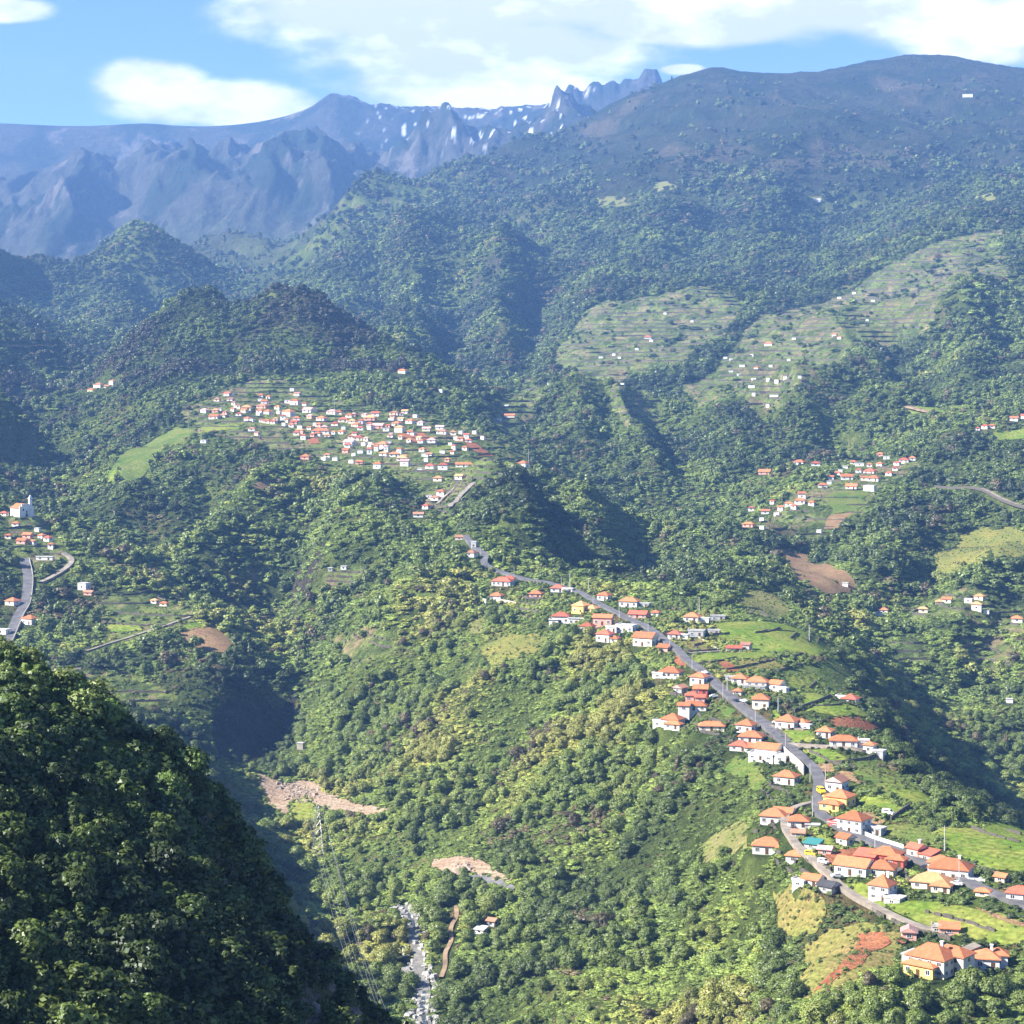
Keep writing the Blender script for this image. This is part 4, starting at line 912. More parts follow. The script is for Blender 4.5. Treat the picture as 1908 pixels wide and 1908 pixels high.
H(1544,1658,6.5,6,3.0,-42,'gable','grey','dark','dark grey gabled shed beside the lane',(),600,cat='shed',name='shed')
H(1694,1748,5,5.5,3.4,-10,'gable','pink','pinkroof','pink gabled shed above the biggest villa',(),570,cat='shed',name='shed')
H(1769,1738,6.5,4.5,2.6,-12,'shed','pink','terra','brick shed with orange roof on the green meadow',[ex(-4.5,1,3,4,2.6,'flat',tile='flat',wall='palestone')],570,cat='shed',name='shed')
vil = H(1738,1812,14,10.5,7.4,-40,'hip','cream','terra','biggest villa, with yellow porch, basement storey and ramp, at the end of the ridge',[ex(4.5,5.5,12,8,7.6,'hip',detail=1),ex(-9,3.5,5,8,5.0,'flat',tile='flat',wall='grey',detail=1),ex(-1,-6.5,11,3.6,4.6,'hip',wall='yellow')],560,chimney=True,rh=3.2)
H(1838,1803,8.5,8,4.6,-12,'hip','white','terra','white house with balcony and many angled orange roof beside the biggest villa',[ex(4,3,6,6,5.0,'hip')],560,balcony=True,chimney=True)
H(1867,1642,4,4,2.4,-40,'gable','palestone','terra','tiny orange roofed hut on the slope behind the villas',(),600,cat='hut',name='hut')
H(1902,1676,9,7,3.6,-25,'hip','white','redtile','white house with red roof cut by the right edge of the picture',(),580,chimney=True)
H(1832,1668,5,3.5,2.0,-25,'hip','cream','terra','low orange roofed garage at the end of the road',(),580,cat='garage',name='garage')
# --- church hill and left spur
def church():
    p = hit(40, 962, 1300); a = math.radians(40); pad(p[0], p[1], p[2], 12); root = empty('church', (p[0], p[1], p[2]), a)
    tag(root, 'white church with orange roof and bell gable on the left hill', 'church')
    block(root, 0, 0, 11, 15, 6.5, 'gable', M['white'], M['terra'], 3.4, detail=1, storeys=1)
    b = MB(); b.box(-6,6,-8.6,-7.7,-3,8.2); b.box(-4.2,4.2,-8.6,-7.7,8.2,10); b.build('facade', M['white'], root)
    b = MB(); b.box(2.2,4.4,-9.2,-7.0,0,13.5); b.box(1.9,4.7,-9.5,-6.7,13.5,14); b.add([(1.9,-9.5,14),(4.7,-9.5,14),(4.7,-6.7,14),(1.9,-6.7,14),(3.3,-8.1,17)], [(0,1,4),(1,2,4),(2,3,4),(3,0,4)]); b.build('bell_tower', M['white'], root)
    for x in (-2.8, 0, 2.8):
        o = bpy.data.objects.new('window', unit('window', M['glass'])); COL.objects.link(o); o.parent = root; o.location = (x, -8.62, 4.6 if x else 3.0); o.scale = (1.1,1,1.8)
    o = bpy.data.objects.new('door', unit('door', M['wood'])); COL.objects.link(o); o.parent = root; o.location = (0,-8.62,0); o.scale = (2,1,2.6)
    SPOTS.append((p[0], p[1], 20)); SPOTS.append((p[0]-8, p[1]-18, 14))
church()
def many(lst, label, group, dmin, wallset, tileset, detail=1, hh=3.6, cat='house'):
    for q in lst:
        px, py, wp = q[:3]; fl = q[3] if len(q) > 3 else ''
        p = hit(px, py, dmin); w = max(4.5, wp/F*p[1]*.93)
        two = 't' in fl; wl = 'white' if not fl or fl in 'tlf' else {'p':'pink','y':'yellow','g':'grey','c':'cream'}.get(fl[-1], 'white')
        if not fl: wl = RND.choice(wallset)
        tl = RND.choice(tileset); d = min(w*RND.uniform(.65,.9), 9.5)
        flat = 'f' in fl
        rf = RND.choice(['hip','hip','hip','gable'])
        lb = list(label)
        xs = [k[0] for k in lst]; ys = [k[1] for k in lst]
        fx = (px-min(xs))/max(1, max(xs)-min(xs)); fy = (py-min(ys))/max(1, max(ys)-min(ys))
        where = ('upper' if fy < .33 else 'middle' if fy < .67 else 'lower')+' '+('left' if fx < .25 else 'centre left' if fx < .5 else 'centre right' if fx < .75 else 'right')
        H(px, py, w, d, (6.0 if two else hh)*RND.uniform(.9,1.1), RND.uniform(-40,-5), 'flat' if flat else rf, wl, 'flat' if flat else tl,
          (('tiny ' if wp < 9.5 else 'small ' if wp < 12 else 'wide ')+lb[1] if flat else ('small ' if wp < 15 else 'medium ' if wp < 19 else 'large ' if wp < 23 else 'largest ')+('tall ' if two else '')+{'white':'white','cream':'cream','pink':'pink'}.get(wl,wl)+' '+{'terra':'orange','redtile':'red','paletile':'pale orange','browntile':'brown','pinkroof':'pale pink'}[tl]+(' hipped ' if rf == 'hip' else ' gabled ')+lb[0])+', '+where, (), dmin, group[1] if flat else group[0], detail=0 if flat and wp < 14 else detail, cat=cat)
WS = ['white','white','white','cream']; TS = ['terra','terra','redtile','paletile','browntile','pinkroof']
many([(8,962,16),(30,980,16),(52,1003,20,'p'),(78,1003,14),(42,1012,22,'p'),(62,1014,12),(90,1008,16),(95,1020,12),(16,1003,14),(70,990,12,'f')], ['roof house under the hillside church','flat white house under the hillside church'], ['houses clustered below the church','flat houses below the church'], 1300, WS, ['terra','redtile'])
H(24,1126,9,8,4,-30,'hip','white','terra','white house with orange roof left of the church road',(),1100,detail=1)
H(56,1162,10,8,5.4,-30,'hip','white','terra','white two storey house with orange roof right of the church road',(),1100,detail=1)
H(157,1098,7.5,7,6.4,-25,'flat','white','flat','lone white tower like house with roof tanks on the left spur',(),1100,detail=1)
H(166,1108,7,5,2.6,-20,'gable','pink','browntile','low brown roofed shed below the white tower like house',(),1100,detail=1,cat='shed',name='shed')
H(84,1042,14,5,3,-5,'flat','white','flat','row of white garages under the church hill',(),1200,detail=1,cat='garage',name='garage')
H(6,1180,9,7,4,-20,'flat','white','flat','white flat house at the left edge of the picture',(),1100,detail=1)
H(288,1124,5,4,3,-20,'hip','white','paletile','upper of two little huts on the left spur terraces',(),1100,detail=1,cat='hut',name='hut')
H(306,1129,6,4,2.6,-20,'hip','cream','terra','lower of two little huts on the left spur terraces',(),1100,detail=1,cat='hut',name='hut')
H(641,1060,4.5,4,3,-10,'flat','white','flat','bright white hut on the wooded flank clearing',(),1200,detail=1,cat='hut',name='hut')
H(616,1062,3.5,3.5,2.4,-10,'flat','grey','flat','grey hut beside the bright white hut on the flank',(),1200,detail=1,cat='hut',name='hut')
H(884,1022,4,4,6.5,-20,'flat','grey','flat','slim grey tower on the knoll where the road starts',(),1200,detail=1)
H(878,1036,8,6,4,-30,'hip','white','browntile','half ruined pale house on the knoll where the road starts',(),1200,detail=1)
H(858,1004,7,5,2.6,-20,'gable','palestone','browntile','old stone roofed hut on the knoll above the road',(),1200,detail=1,cat='hut',name='hut')
H(560,1395,4,3.5,5,-10,'flat','palestone','flat','pale ruined wall standing beside the river cliff',(),1000,detail=0,cat='ruin',name='ruin')
H(896,1738,4.5,3.5,2.5,-30,'shed','white','flat','small white roofed shed in the valley trees',(),700,detail=1,cat='shed',name='shed')
H(918,1722,4,4,3,-30,'gable','grey','browntile','small grey hut in the valley trees',(),700,detail=1,cat='hut',name='hut')
# --- village on the far shoulder
many([(382,768,18),(402,768,14,'p'),(400,780,22),(416,778,16),(460,763,22),(490,760,24,'p'),(500,771,16),(446,775,14),(550,754,20,'t'),(555,737,16),(538,775,24,'t'),(575,768,22),(497,788,16,'c'),(510,790,13,'c'),(553,783,16),(620,771,24),(600,783,22),(640,786,22),(625,793,16),(665,795,20),(690,783,26,'p'),(700,775,18),(652,778,16),(735,773,20,'c'),(755,771,14),(560,806,18,'p'),(470,803,16),(480,811,12),(668,820,22,'c'),(652,829,24),(705,798,24,'p'),(740,793,20),(765,789,18),(745,805,20,'t'),(795,803,18),(825,808,24),(820,800,18),(870,793,16),(805,825,20),(715,850,18),(735,851,22),(750,858,24),(755,868,20,'t'),(704,873,18,'t'),(670,865,18,'p'),(570,855,20,'p'),(802,873,20),(826,875,22,'t'),(817,896,20,'c'),(856,890,18),(822,921,18),(812,931,20),(795,948,16),(780,963,22),(405,748,13),(430,748,14),(425,738,16),(610,852,14,'c')],
     ['roof house of far shoulder village','' ], ['tile roofed houses of the far shoulder village',''], 1500, WS, TS)
many([(380,825,14,'f'),(605,858,13,'f'),(625,858,12,'f'),(655,863,12,'f'),(783,878,9,'f'),(800,929,14,'f'),(720,803,14,'f'),(775,778,12,'f'),(530,793,10,'f'),(850,818,10,'f'),(485,748,10,'f'),(545,728,10,'f'),(860,808,10,'f'),(588,793,9,'f'),(640,800,8,'f'),(676,790,9,'f'),(730,812,9,'f'),(690,835,11,'f'),(660,850,9,'f'),(520,770,8,'f'),(470,786,9,'f'),(770,812,9,'f'),(840,830,9,'f'),(885,808,10,'f'),(900,818,9,'f'),(790,850,9,'f'),(440,760,9,'f')],
     ['','flat white outbuilding of the far shoulder village'], ['','flat white outbuildings of the far shoulder village'], 1500, WS, TS)
H(598,808,19,8,4.2,-8,'hip','white','terra','longest orange roofed house in the far shoulder village',(),1500,detail=1)
H(865,870,16,6,3.2,-8,'gable','white','terra','long low orange roofed hall at the lower edge of the far shoulder village',(),1500,detail=1)
H(714,838,11,9,7.5,-25,'hip','white','terra','tallest white house in the far shoulder village',(),1500,detail=1)
H(975,872,9,8,6.5,-30,'hip','white','terra','lone white chapel like house on the point beyond the village',[ex(-7,-3,7,5,3.5,'flat',tile='flat')],1500,detail=1)
_used = [(382,768),(402,768),(460,763),(490,760),(550,754),(538,775),(575,768),(620,771),(600,783),(640,786),(690,783),(735,773),(668,820),(652,829),(705,798),(745,805),(825,808),(735,851),(750,858),(802,873),(598,808),(580,808),(714,838),(865,870)]
_more = []
_poly = [(400,755),(470,735),(560,745),(660,765),(760,775),(850,798),(880,825),(860,860),(790,868),(700,868),(640,850),(600,830),(520,815),(430,790)]
for _ in range(4000):
    a, b = RND.uniform(390,890), RND.uniform(735,872)
    if inpoly(np.array([a]), np.array([b]), _poly)[0] and all(abs(a-p)/12+abs(b-q)/5.5 > 1 for p, q in _used):
        _used.append((a, b)); _more.append((a, b, RND.uniform(9,15.5), RND.choice(['','','','t','p','c','f'])))
    if len(_more) > 85: break
many(_more, ['roof house of far shoulder village','flat white outbuilding of the far shoulder village'], ['tile roofed houses of the far shoulder village','flat white outbuildings of the far shoulder village'], 1500, WS, TS)
# --- hamlet ridge on the right
many([(1425,883,26,'p'),(1490,865,26),(1520,868,20),(1590,865,15),(1578,893,26),(1622,883,26),(1628,896,26),(1640,848,14,'p'),(1685,861,22),(1672,866,14),(1657,886,15),(1587,911,25),(1533,908,20),(1494,928,17,'t'),(1491,936,23),(1470,941,16),(1513,941,14),(1400,951,14),(1426,956,18),(1395,981,24,'p')],
     ['roof house of the ridge hamlet',''], ['tile roofed houses of the ridge hamlet',''], 1500, WS, ['terra','terra','redtile'])
many([(1452,865,14,'f'),(1575,873,12,'f'),(1602,868,20,'f'),(1652,855,14,'f'),(1448,960,13,'f'),(1420,970,9,'f'),(1421,985,10,'f'),(1527,993,9,'f'),(1566,880,8,'f'),(1545,902,10,'f')],
     ['','flat white building of the ridge hamlet'], ['','flat white buildings of the ridge hamlet'], 1500, WS, TS)
H(1621,915,11,8,7,-30,'flat','white','flat','tall blank white house above the hamlet fields',(),1500,detail=0)
many([(1647,1142,18),(1720,1141,20),(1750,1126,16),(1765,1124,20),(1826,1116,22),(1820,1134,22,'t'),(1895,1159,24)], ['roof house across the right hand valley',''], ['orange roofed houses across the valley',''], 1350, WS, ['terra','terra','paletile'])
many([(1805,1119,18,'f'),(1638,1147,9,'f'),(1575,1092,9,'f'),(1881,1309,9,'f'),(1838,1140,9,'f')], ['','flat white building across the right hand valley'], ['','flat white buildings across the valley'], 1250, WS, TS)
many([(1560,885,14),(1610,895,15),(1640,868,14),(1600,880,13),(1668,876,12),(1548,893,13),(1480,946,13),(1455,948,12),(1440,938,11),(1700,858,14),(1620,870,12)], ['roof house of the ridge hamlet',''], ['tile roofed houses of the ridge hamlet',''], 1500, WS, ['terra','redtile'])
many([(1835,798,14),(1848,797,14),(1890,783,18),(1910,779,16),(1822,802,9)], ['roof house beside the bright upper field',''], ['houses beside the bright field',''], 1700, WS, ['terra','redtile'])
# --- scattered white huts on the high terraces
many([(1145,662,8,'f'),(1120,667,10,'f'),(1155,668,8,'f'),(1187,652,8,'f'),(1215,636,9,'f'),(1160,717,9,'f'),(1023,716,8,'f'),(1352,668,9,'f'),(1362,671,8,'f'),(1383,683,13,'f'),(1362,693,10,'f'),(1377,699,10,'f'),(1406,708,12,'f'),(1402,721,15,'f'),(1432,708,9,'f'),(1448,711,10,'f'),(1463,703,9,'f'),(1437,683,9,'f'),(1490,703,8,'f'),(1470,672,8,'f'),(1402,663,8,'f'),(1443,739,20,'f'),(1480,632,9,'f'),(1565,556,9,'f'),(1592,547,9,'f'),(1627,562,9,'f'),(1616,598,7,'f'),(1431,757,8,'f'),(1405,735,8,'f'),(1290,600,7,'f'),(1240,585,7,'f')],
     ['','flat white hut on the high terraces'], ['','white huts of the high terraces'], 2300, WS, TS, detail=0, hh=3.2, cat='hut')
many([(1207,631,17),(1432,643,18),(1555,626,10),(1565,631,9),(1410,688,11)], ['roof farmhouse on the high terraces',''], ['orange roofed farmhouses of the high terraces',''], 2300, WS, ['terra'], detail=0)
many([(185,718,22),(170,724,14),(210,713,14),(200,722,12)], ['roof house left of the wooded hill',''], ['houses of the tiny hamlet left of the hill',''], 2200, ['cream','white'], ['browntile','terra'], detail=0)
many([(945,758,10,'f'),(930,783,10,'f'),(822,730,9,'f')], ['','flat white hut in the narrow side valley'], ['','white huts of the side valley'], 2200, WS, TS, detail=0, cat='hut')
H(950,777,13,7,3.4,-10,'gable','cream','terra','orange roofed barn in the narrow side valley',(),2200,detail=0,cat='barn',name='barn')
H(750,694,10,7,4,-20,'hip','cream','terra','lone farmhouse on the far side of the wooded hill',(),2200,detail=0)
H(1522,374,18,10,5,-10,'gable','white','flat','white farm building in a clearing high on the mountain',(),3500,detail=0)
H(1803,179,30,18,10,-10,'flat','white','flat','white building below the summit of the right mountain',(),4800,detail=0)
FIELDS = [
 ('lime',[(1330,1163),(1400,1158),(1470,1167),(1520,1188),(1560,1220),(1520,1228),(1450,1216),(1400,1216),(1385,1200),(1340,1190)],900),
 ('ochre',[(1264,1196),(1300,1190),(1335,1212),(1282,1218)],900),
 ('lime',[(1287,1224),(1335,1217),(1380,1216),(1440,1217),(1440,1226),(1370,1229),(1297,1236)],900),
 ('ochre',[(1372,1233),(1440,1227),(1460,1247),(1400,1255),(1385,1253)],900),('soil',[(1334,1236),(1356,1233),(1382,1253),(1358,1254)],900),
 ('soil',[(1254,1226),(1263,1222),(1280,1240),(1266,1244)],900),
 ('green',[(1448,1250),(1530,1238),(1600,1258),(1575,1292),(1510,1290),(1465,1270)],850),
 ('lime',[(1450,1260),(1520,1258),(1540,1280),(1500,1290),(1468,1278)],850),
 ('lime',[(1432,1362),(1515,1362),(1525,1384),(1472,1386)],800),
 ('soil',[(1535,1341),(1600,1338),(1638,1358),(1612,1366),(1560,1356)],800),
 ('lime',[(1530,1310),(1600,1320),(1622,1338),(1560,1337),(1500,1326)],800),
 ('lime',[(1492,1396),(1555,1400),(1590,1420),(1530,1426)],780),('green',[(1600,1410),(1650,1412),(1700,1470),(1650,1480),(1590,1440)],760),
 ('brown',[(1515,1425),(1548,1424),(1556,1440),(1530,1440)],780),
 ('lime',[(1572,1648),(1620,1652),(1680,1682),(1750,1682),(1840,1700),(1925,1715),(1925,1757),(1850,1762),(1780,1744),(1710,1720),(1640,1690),(1590,1667)],600),
 ('brown',[(1815,1692),(1845,1700),(1908,1722),(1908,1730),(1850,1712)],600),
 ('lime',[(1750,1542),(1830,1547),(1930,1556),(1930,1628),(1840,1626),(1780,1592),(1730,1562)],640),
 ('green',[(1640,1540),(1730,1540),(1760,1580),(1700,1580)],640),
 ('ochre',[(1490,1770),(1550,1730),(1620,1722),(1690,1745),(1672,1800),(1580,1840),(1500,1868)],560),
 ('soil',[(1598,1742),(1650,1740),(1662,1758),(1625,1775),(1606,1800),(1545,1838),(1515,1850),(1560,1808),(1590,1780)],560),
 ('soil',[(1668,1750),(1685,1748),(1688,1760),(1670,1762)],560),
 ('soil',[(1540,1592),(1600,1582),(1645,1602),(1600,1624),(1535,1618)],600),
 ('lime',[(1480,1560),(1550,1560),(1570,1585),(1500,1570)],640),
 ('olive',[(1300,1584),(1360,1535),(1402,1528),(1392,1582),(1320,1612)],640),
 ('ochre',[(1440,1660),(1500,1650),(1540,1690),(1520,1740),(1450,1760)],600),
 ('lime',[(1600,1482),(1650,1490),(1700,1518),(1660,1528),(1610,1505)],700),('lime',[(1480,1292),(1530,1294),(1555,1305),(1500,1318)],820),('green',[(1345,1308),(1372,1325),(1365,1340),(1340,1330)],800),('lime',[(1432,1326),(1447,1322),(1456,1338),(1445,1344)],800),('green',[(1370,1410),(1420,1432),(1438,1470),(1400,1472),(1352,1432)],720),('brown',[(1555,1436),(1590,1442),(1600,1460),(1568,1456)],720),('lime',[(1640,1425),(1690,1450),(1740,1500),(1700,1505),(1650,1465)],720),('brown',[(1610,1512),(1650,1532),(1640,1540),(1600,1525)],680),
 ('green',[(1535,925),(1585,908),(1622,916),(1600,945),(1556,958)],1500),('brown',[(1545,962),(1588,955),(1562,985),(1535,987)],1500),('green',[(1566,962),(1600,936),(1626,931),(1582,966)],1500),
 ('yellow',[(1740,1040),(1800,988),(1880,982),(1925,1000),(1925,1040),(1830,1052),(1760,1076)],1400),
 ('brown',[(1455,1022),(1500,1032),(1560,1062),(1600,1098),(1540,1108),(1480,1080)],1350),
 ('olive',[(1380,1108),(1440,1105),(1475,1140),(1430,1152),(1385,1140)],1150),
 ('yellow',[(888,1212),(950,1178),(1022,1186),(1000,1216),(930,1240)],900),('olive',[(870,1160),(905,1150),(900,1180),(880,1185)],900),
 ('brown',[(330,1182),(400,1166),(440,1200),(420,1218),(370,1214)],1100),('lime',[(335,1165),(370,1158),(385,1170),(345,1178)],1100),
 ('lime',[(195,1165),(260,1165),(265,1175),(200,1180)],1100),('green',[(260,1130),(310,1135),(315,1150),(265,1145)],1100),
 ('soil',[(740,808),(785,805),(807,821),(762,826)],1500),('soil',[(862,822),(886,826),(922,851),(898,851)],1500),('soil',[(568,818),(590,814),(600,826),(578,828)],1500),
 ('brown',[(466,908),(505,893),(520,900),(490,913)],1500),('lime',[(375,797),(440,790),(446,800),(382,806)],1500),('lime',[(800,838),(840,828),(845,842),(800,848)],1500),
 ('green',[(200,885),(270,830),(330,795),(360,805),(290,860),(230,900)],1500),('lime',[(185,895),(215,875),(235,885),(210,900)],1500),
 ('lime',[(540,1500),(565,1484),(585,1500),(605,1524),(548,1530)],900),
 ('tan',[(478,1440),(520,1460),(558,1452),(590,1456),(604,1476),(640,1490),(700,1504),(738,1514),(700,1518),(640,1511),(592,1502),(570,1481),(545,1492),(532,1520),(505,1502),(488,1475)],900),
 ('asphalt',[(866,1629),(900,1631),(935,1640),(962,1655),(952,1663),(920,1650),(880,1641)],820),
 ('tan',[(805,1602),(845,1596),(900,1606),(958,1637),(945,1644),(880,1627),(850,1632),(815,1627)],820),
 ('lime',[(1690,762),(1740,758),(1760,768),(1700,772)],1900),('lime',[(1850,805),(1920,795),(1920,815),(1860,820)],1700),
 ('yellow',[(1505,366),(1530,366),(1535,378),(1512,380)],3500),('yellow',[(1815,362),(1850,360),(1865,370),(1830,373)],3500),
 ('olive',[(1215,340),(1245,338),(1260,356),(1225,358)],3500),('olive',[(1100,372),(1150,366),(1190,380),(1120,386)],3500),
 ('lime',[(760,590+35),(785,615),(790,628),(770,634)],2300),
]
for m, poly, dm in FIELDS:
    drape('field', poly, FM[m], .35 if m not in ('soil','brown') else .5, dm, None, {'yellow':2.2,'olive':2.2,'ochre':1.6,'green':1.4,'tan':1.2}.get(m, .5))

P, N, z = R1; i = lambda px, py, R=R1: int(np.argmin(np.hypot(*(R[0]-hit(px, py, 560)[:2]).T)))
a, b = sorted((i(1560,1545), i(1680,1592))); wall_along('roadside_parapet', P, N, z, 3.4, .9, .3, M['white'], 'white crenellated parapet beside the road below the big white house', 'wall', None, a, b)
a, b = sorted((i(1460,1400), i(1520,1440))); wall_along('garden_wall', P, N, z, -4.5, 1.2, .35, M['palestone'], 'pale garden wall beside the road bend', 'wall', None, a, b, 3)
a, b = sorted((i(1320,1264), i(1465,1387))); wall_along('roadside_wall', P, N, z, 2.9, .45, .3, M['stone'], 'low stone wall along the straight village road', 'wall', None, a, b)
wall_along('roadside_parapet', R5[0], R5[1], R5[2], 3.5, .7, .35, M['palestone'], 'pale parapet of the road below the hillside church', 'wall')
wall_along('roadside_parapet', R7[0], R7[1], R7[2], -2.8, .8, .4, M['stone'], 'dark parapet of the curving road on the far hillside', 'wall')
ground_wall([(925,1120),(945,1126),(962,1130)], 2.6, .4, M['palestone'], 'pale curved retaining wall below the first ridge house', 900)
ground_wall([(888,1115),(900,1122),(906,1124)], 2.2, .4, M['white'], 'short white wall at the edge of the wooded ridge', 900)
ground_wall([(1480,1328),(1500,1318),(1530,1310),(1562,1302)], 1.8, .6, M['stone'], 'long dark stone wall climbing across the green fields', 800)
ground_wall([(1415,1172),(1440,1177),(1480,1178)], .8, .5, M['stone'], 'dark dry stone wall crossing the large bright meadow', 1000)
ground_wall([(1540,1424),(1575,1424),(1610,1418),(1628,1410)], 1.4, .5, M['stone'], 'dark stone wall under the meadow near the small tower house', 760)
ground_wall([(1284,1217),(1310,1215),(1335,1211)], 1.0, .4, M['stone'], 'dark stone wall in front of the square brown plot', 900)
ground_wall([(1302,1189),(1320,1200),(1338,1212)], 1.0, .4, M['palestone'], 'pale wall down the side of the square brown plot', 900)
ground_wall([(1290,1240),(1330,1236),(1372,1226)], .9, .5, M['stone'], 'dark stone wall above the red plot by the road', 900)
ground_wall([(1432,1256),(1450,1251),(1468,1246)], 1.2, .5, M['stone'], 'short dark stone wall behind the twin roofed house', 900)
ground_wall([(1585,1310+85),(1605,1402),(1640,1402)], 1.0, .4, M['stone'], 'stone wall beside the long white house', 760)
ground_wall([(1380,1085),(1410,1090),(1440,1098)], 1.2, .6, M['palestone'], 'pale wall in the brown hollow behind the ridge', 1200)
ground_wall([(1660,1530),(1680,1515),(1695,1505)], 1.6, .5, M['stone'], 'dark stone wall climbing behind the big white house', 640)

# --- dry stone terrace walls following the contours of the worked slopes
def terraces():
    name = {0:'village hillside',1:'high green slope',2:'slope of the upper hamlet',3:'topmost shoulder',4:'narrow side valley',5:'wooded flank clearing',6:'left spur',7:'left spur above the cliff',8:'slope below the village',9:'hamlet ridge',10:'church hill',11:'valley slope',12:'small side clearing',13:'slope under the high terraces',14:'shoulder below the summit',15:'lower valley slope',16:'valley slope beyond the ridge',17:'upper flank clearing',18:'gully clearing'}
    for zi, poly in enumerate(ZONE['terrace']+ZONE['village']):
        name.setdefault(zi, 'ridge village')
        xs = [p[0] for p in poly]; ys = [p[1] for p in poly]; D = np.mean(ys)
        s = max(3.0, D/420.); gx = np.arange(min(xs), max(xs), s); gy = np.arange(min(ys), max(ys), s)
        X, Y = np.meshgrid(gx, gy, indexing='ij'); H = height(X, Y)
        ins = inpoly(X, Y, poly); ins = ins[:-1,:-1] & ins[1:,1:]
        dz = {0:4.5,1:6.5,2:6.5,3:8.0,4:6.0,5:3.0,6:4.0,7:3.5,8:4.,9:5.0,10:5.,11:5.,12:6.,13:6.,14:8.,15:4.,16:4.,17:3.,18:4.}.get(zi, 2.6)
        th = {0:1.3,1:1.7,2:1.7,3:2.0,4:1.7,13:1.6,14:2.0}.get(zi, 1.2)
        PN = perlin(X/45., Y/45.+H/9., 5)
        c = [(0,0),(1,0),(1,1),(0,1)]; V = []; Fq = []
        Hs = [H[a:H.shape[0]-1+a, b:H.shape[1]-1+b] for a, b in c]; lo = np.minimum.reduce(Hs); hi = np.maximum.reduce(Hs)
        lev0 = np.ceil(lo/dz)*dz; cross = ins & (lev0 < hi) & (PN[:-1,:-1] > (-.22 if zi < len(ZONE['terrace']) else .18))
        for i, j in zip(*np.where(cross)):
            lev = lev0[i,j]; e = []
            q = [(H[i+a,j+b]-lev, gx[i+a], gy[j+b]) for a, b in c]
            for k in range(4):
                a, b = q[k], q[(k+1)%4]
                if (a[0] > 0) != (b[0] > 0):
                    t = a[0]/(a[0]-b[0]); e.append((a[1]+(b[1]-a[1])*t, a[2]+(b[2]-a[2])*t))
            if len(e) < 2: continue
            (x0, y0), (x1, y1) = e[0], e[1]
            n = len(V); dx, dy = x1-x0, y1-y0; L_ = math.hypot(dx, dy)+1e-6; nx, ny = -dy/L_*.3, dx/L_*.3; t0 = th*(.7+.6*RT.random())
            V += [(x0-nx,y0-ny,lev-1.5),(x1-nx,y1-ny,lev-1.5),(x1-nx,y1-ny,lev+t0),(x0-nx,y0-ny,lev+t0),(x0+nx,y0+ny,lev-1.5),(x1+nx,y1+ny,lev-1.5),(x1+nx,y1+ny,lev+t0),(x0+nx,y0+ny,lev+t0)]
            Fq += [(n,n+1,n+2,n+3),(n+4,n+7,n+6,n+5),(n+3,n+2,n+6,n+7)]
        if Fq: tag(link('terrace_walls', mesh('terrace_walls', V, Fq, M['stone'])), 'thin dark dry stone terrace walls lining the '+name[zi], kind='stuff')
RT = random.Random(4)
terraces()

build_terrain()
# ---------------------------------------------------------------- vegetation
NR = np.random.RandomState(23)
def leaf_material(name, source):
    m = bpy.data.materials.new(name); m.use_nodes = True; nt = m.node_tree; nt.nodes.remove(nt.nodes['Principled BSDF'])
    if source == 'tint':
        at = nt.nodes.new('ShaderNodeAttribute'); at.attribute_type = 'INSTANCER'; at.attribute_name = 'tint'; colr = at.outputs['Color']
    else:
        colr = nt.nodes.new('ShaderNodeObjectInfo').outputs['Color']
    ge = nt.nodes.new('ShaderNodeNewGeometry')
    r = nt.nodes.new('ShaderNodeMapRange'); r.inputs['To Min'].default_value = .55; r.inputs['To Max'].default_value = 1.5; nt.links.new(ge.outputs['Random Per Island'], r.inputs['Value'])
    sc = nt.nodes.new('ShaderNodeVectorMath'); sc.operation = 'SCALE'; nt.links.new(colr, sc.inputs[0]); nt.links.new(r.outputs[0], sc.inputs['Scale'])
    d = nt.nodes.new('ShaderNodeBsdfDiffuse'); t = nt.nodes.new('ShaderNodeBsdfTranslucent'); mx = nt.nodes.new('ShaderNodeMixShader'); mx.inputs[0].default_value = .28
    g = nt.nodes.new('ShaderNodeBsdfGlossy'); g.inputs['Roughness'].default_value = .45; g.inputs['Color'].default_value = (.9,.95,1,1); mg = nt.nodes.new('ShaderNodeMixShader'); mg.inputs[0].default_value = .025
    nt.links.new(sc.outputs[0], d.inputs[0]); nt.links.new(sc.outputs[0], t.inputs[0]); nt.links.new(d.outputs[0], mx.inputs[1]); nt.links.new(t.outputs[0], mx.inputs[2])
    nt.links.new(mx.outputs[0], mg.inputs[1]); nt.links.new(g.outputs[0], mg.inputs[2])
    nt.links.new(mg.outputs[0], nt.nodes['Material Output'].inputs['Surface'])
    return m
LT = leaf_material('foliage', 'tint'); LO = leaf_material('foliage_of_single_trees', 'object')
BARK = mat('bark', (.09,.07,.055), .95, .3, 2)
def leaves(centres, normals, size, rs, up=0.0):
    """one small bent leaf spray (a quad) per centre"""
    n = len(centres)
    nn = normals + rs.normal(0, .45, (n,3)); nn[:,2] += up; nn /= np.linalg.norm(nn, axis=1)[:,None]
    a = np.cross(nn, rs.normal(0,1,(n,3))); a /= np.maximum(np.linalg.norm(a, axis=1), 1e-6)[:,None]; b = np.cross(nn, a)
    s = size*rs.uniform(.6,1.35,(n,1)); k = rs.uniform(.55,.9,(n,1))
    v = np.stack([centres-a*s-b*s*k*.3, centres-b*s*k+nn*s*.15, centres+a*s+b*s*k*.3, centres+b*s*k+nn*s*.15], 1).reshape(-1,3)
    return v, np.arange(n*4).reshape(n,4), np.repeat(nn, 4, axis=0)
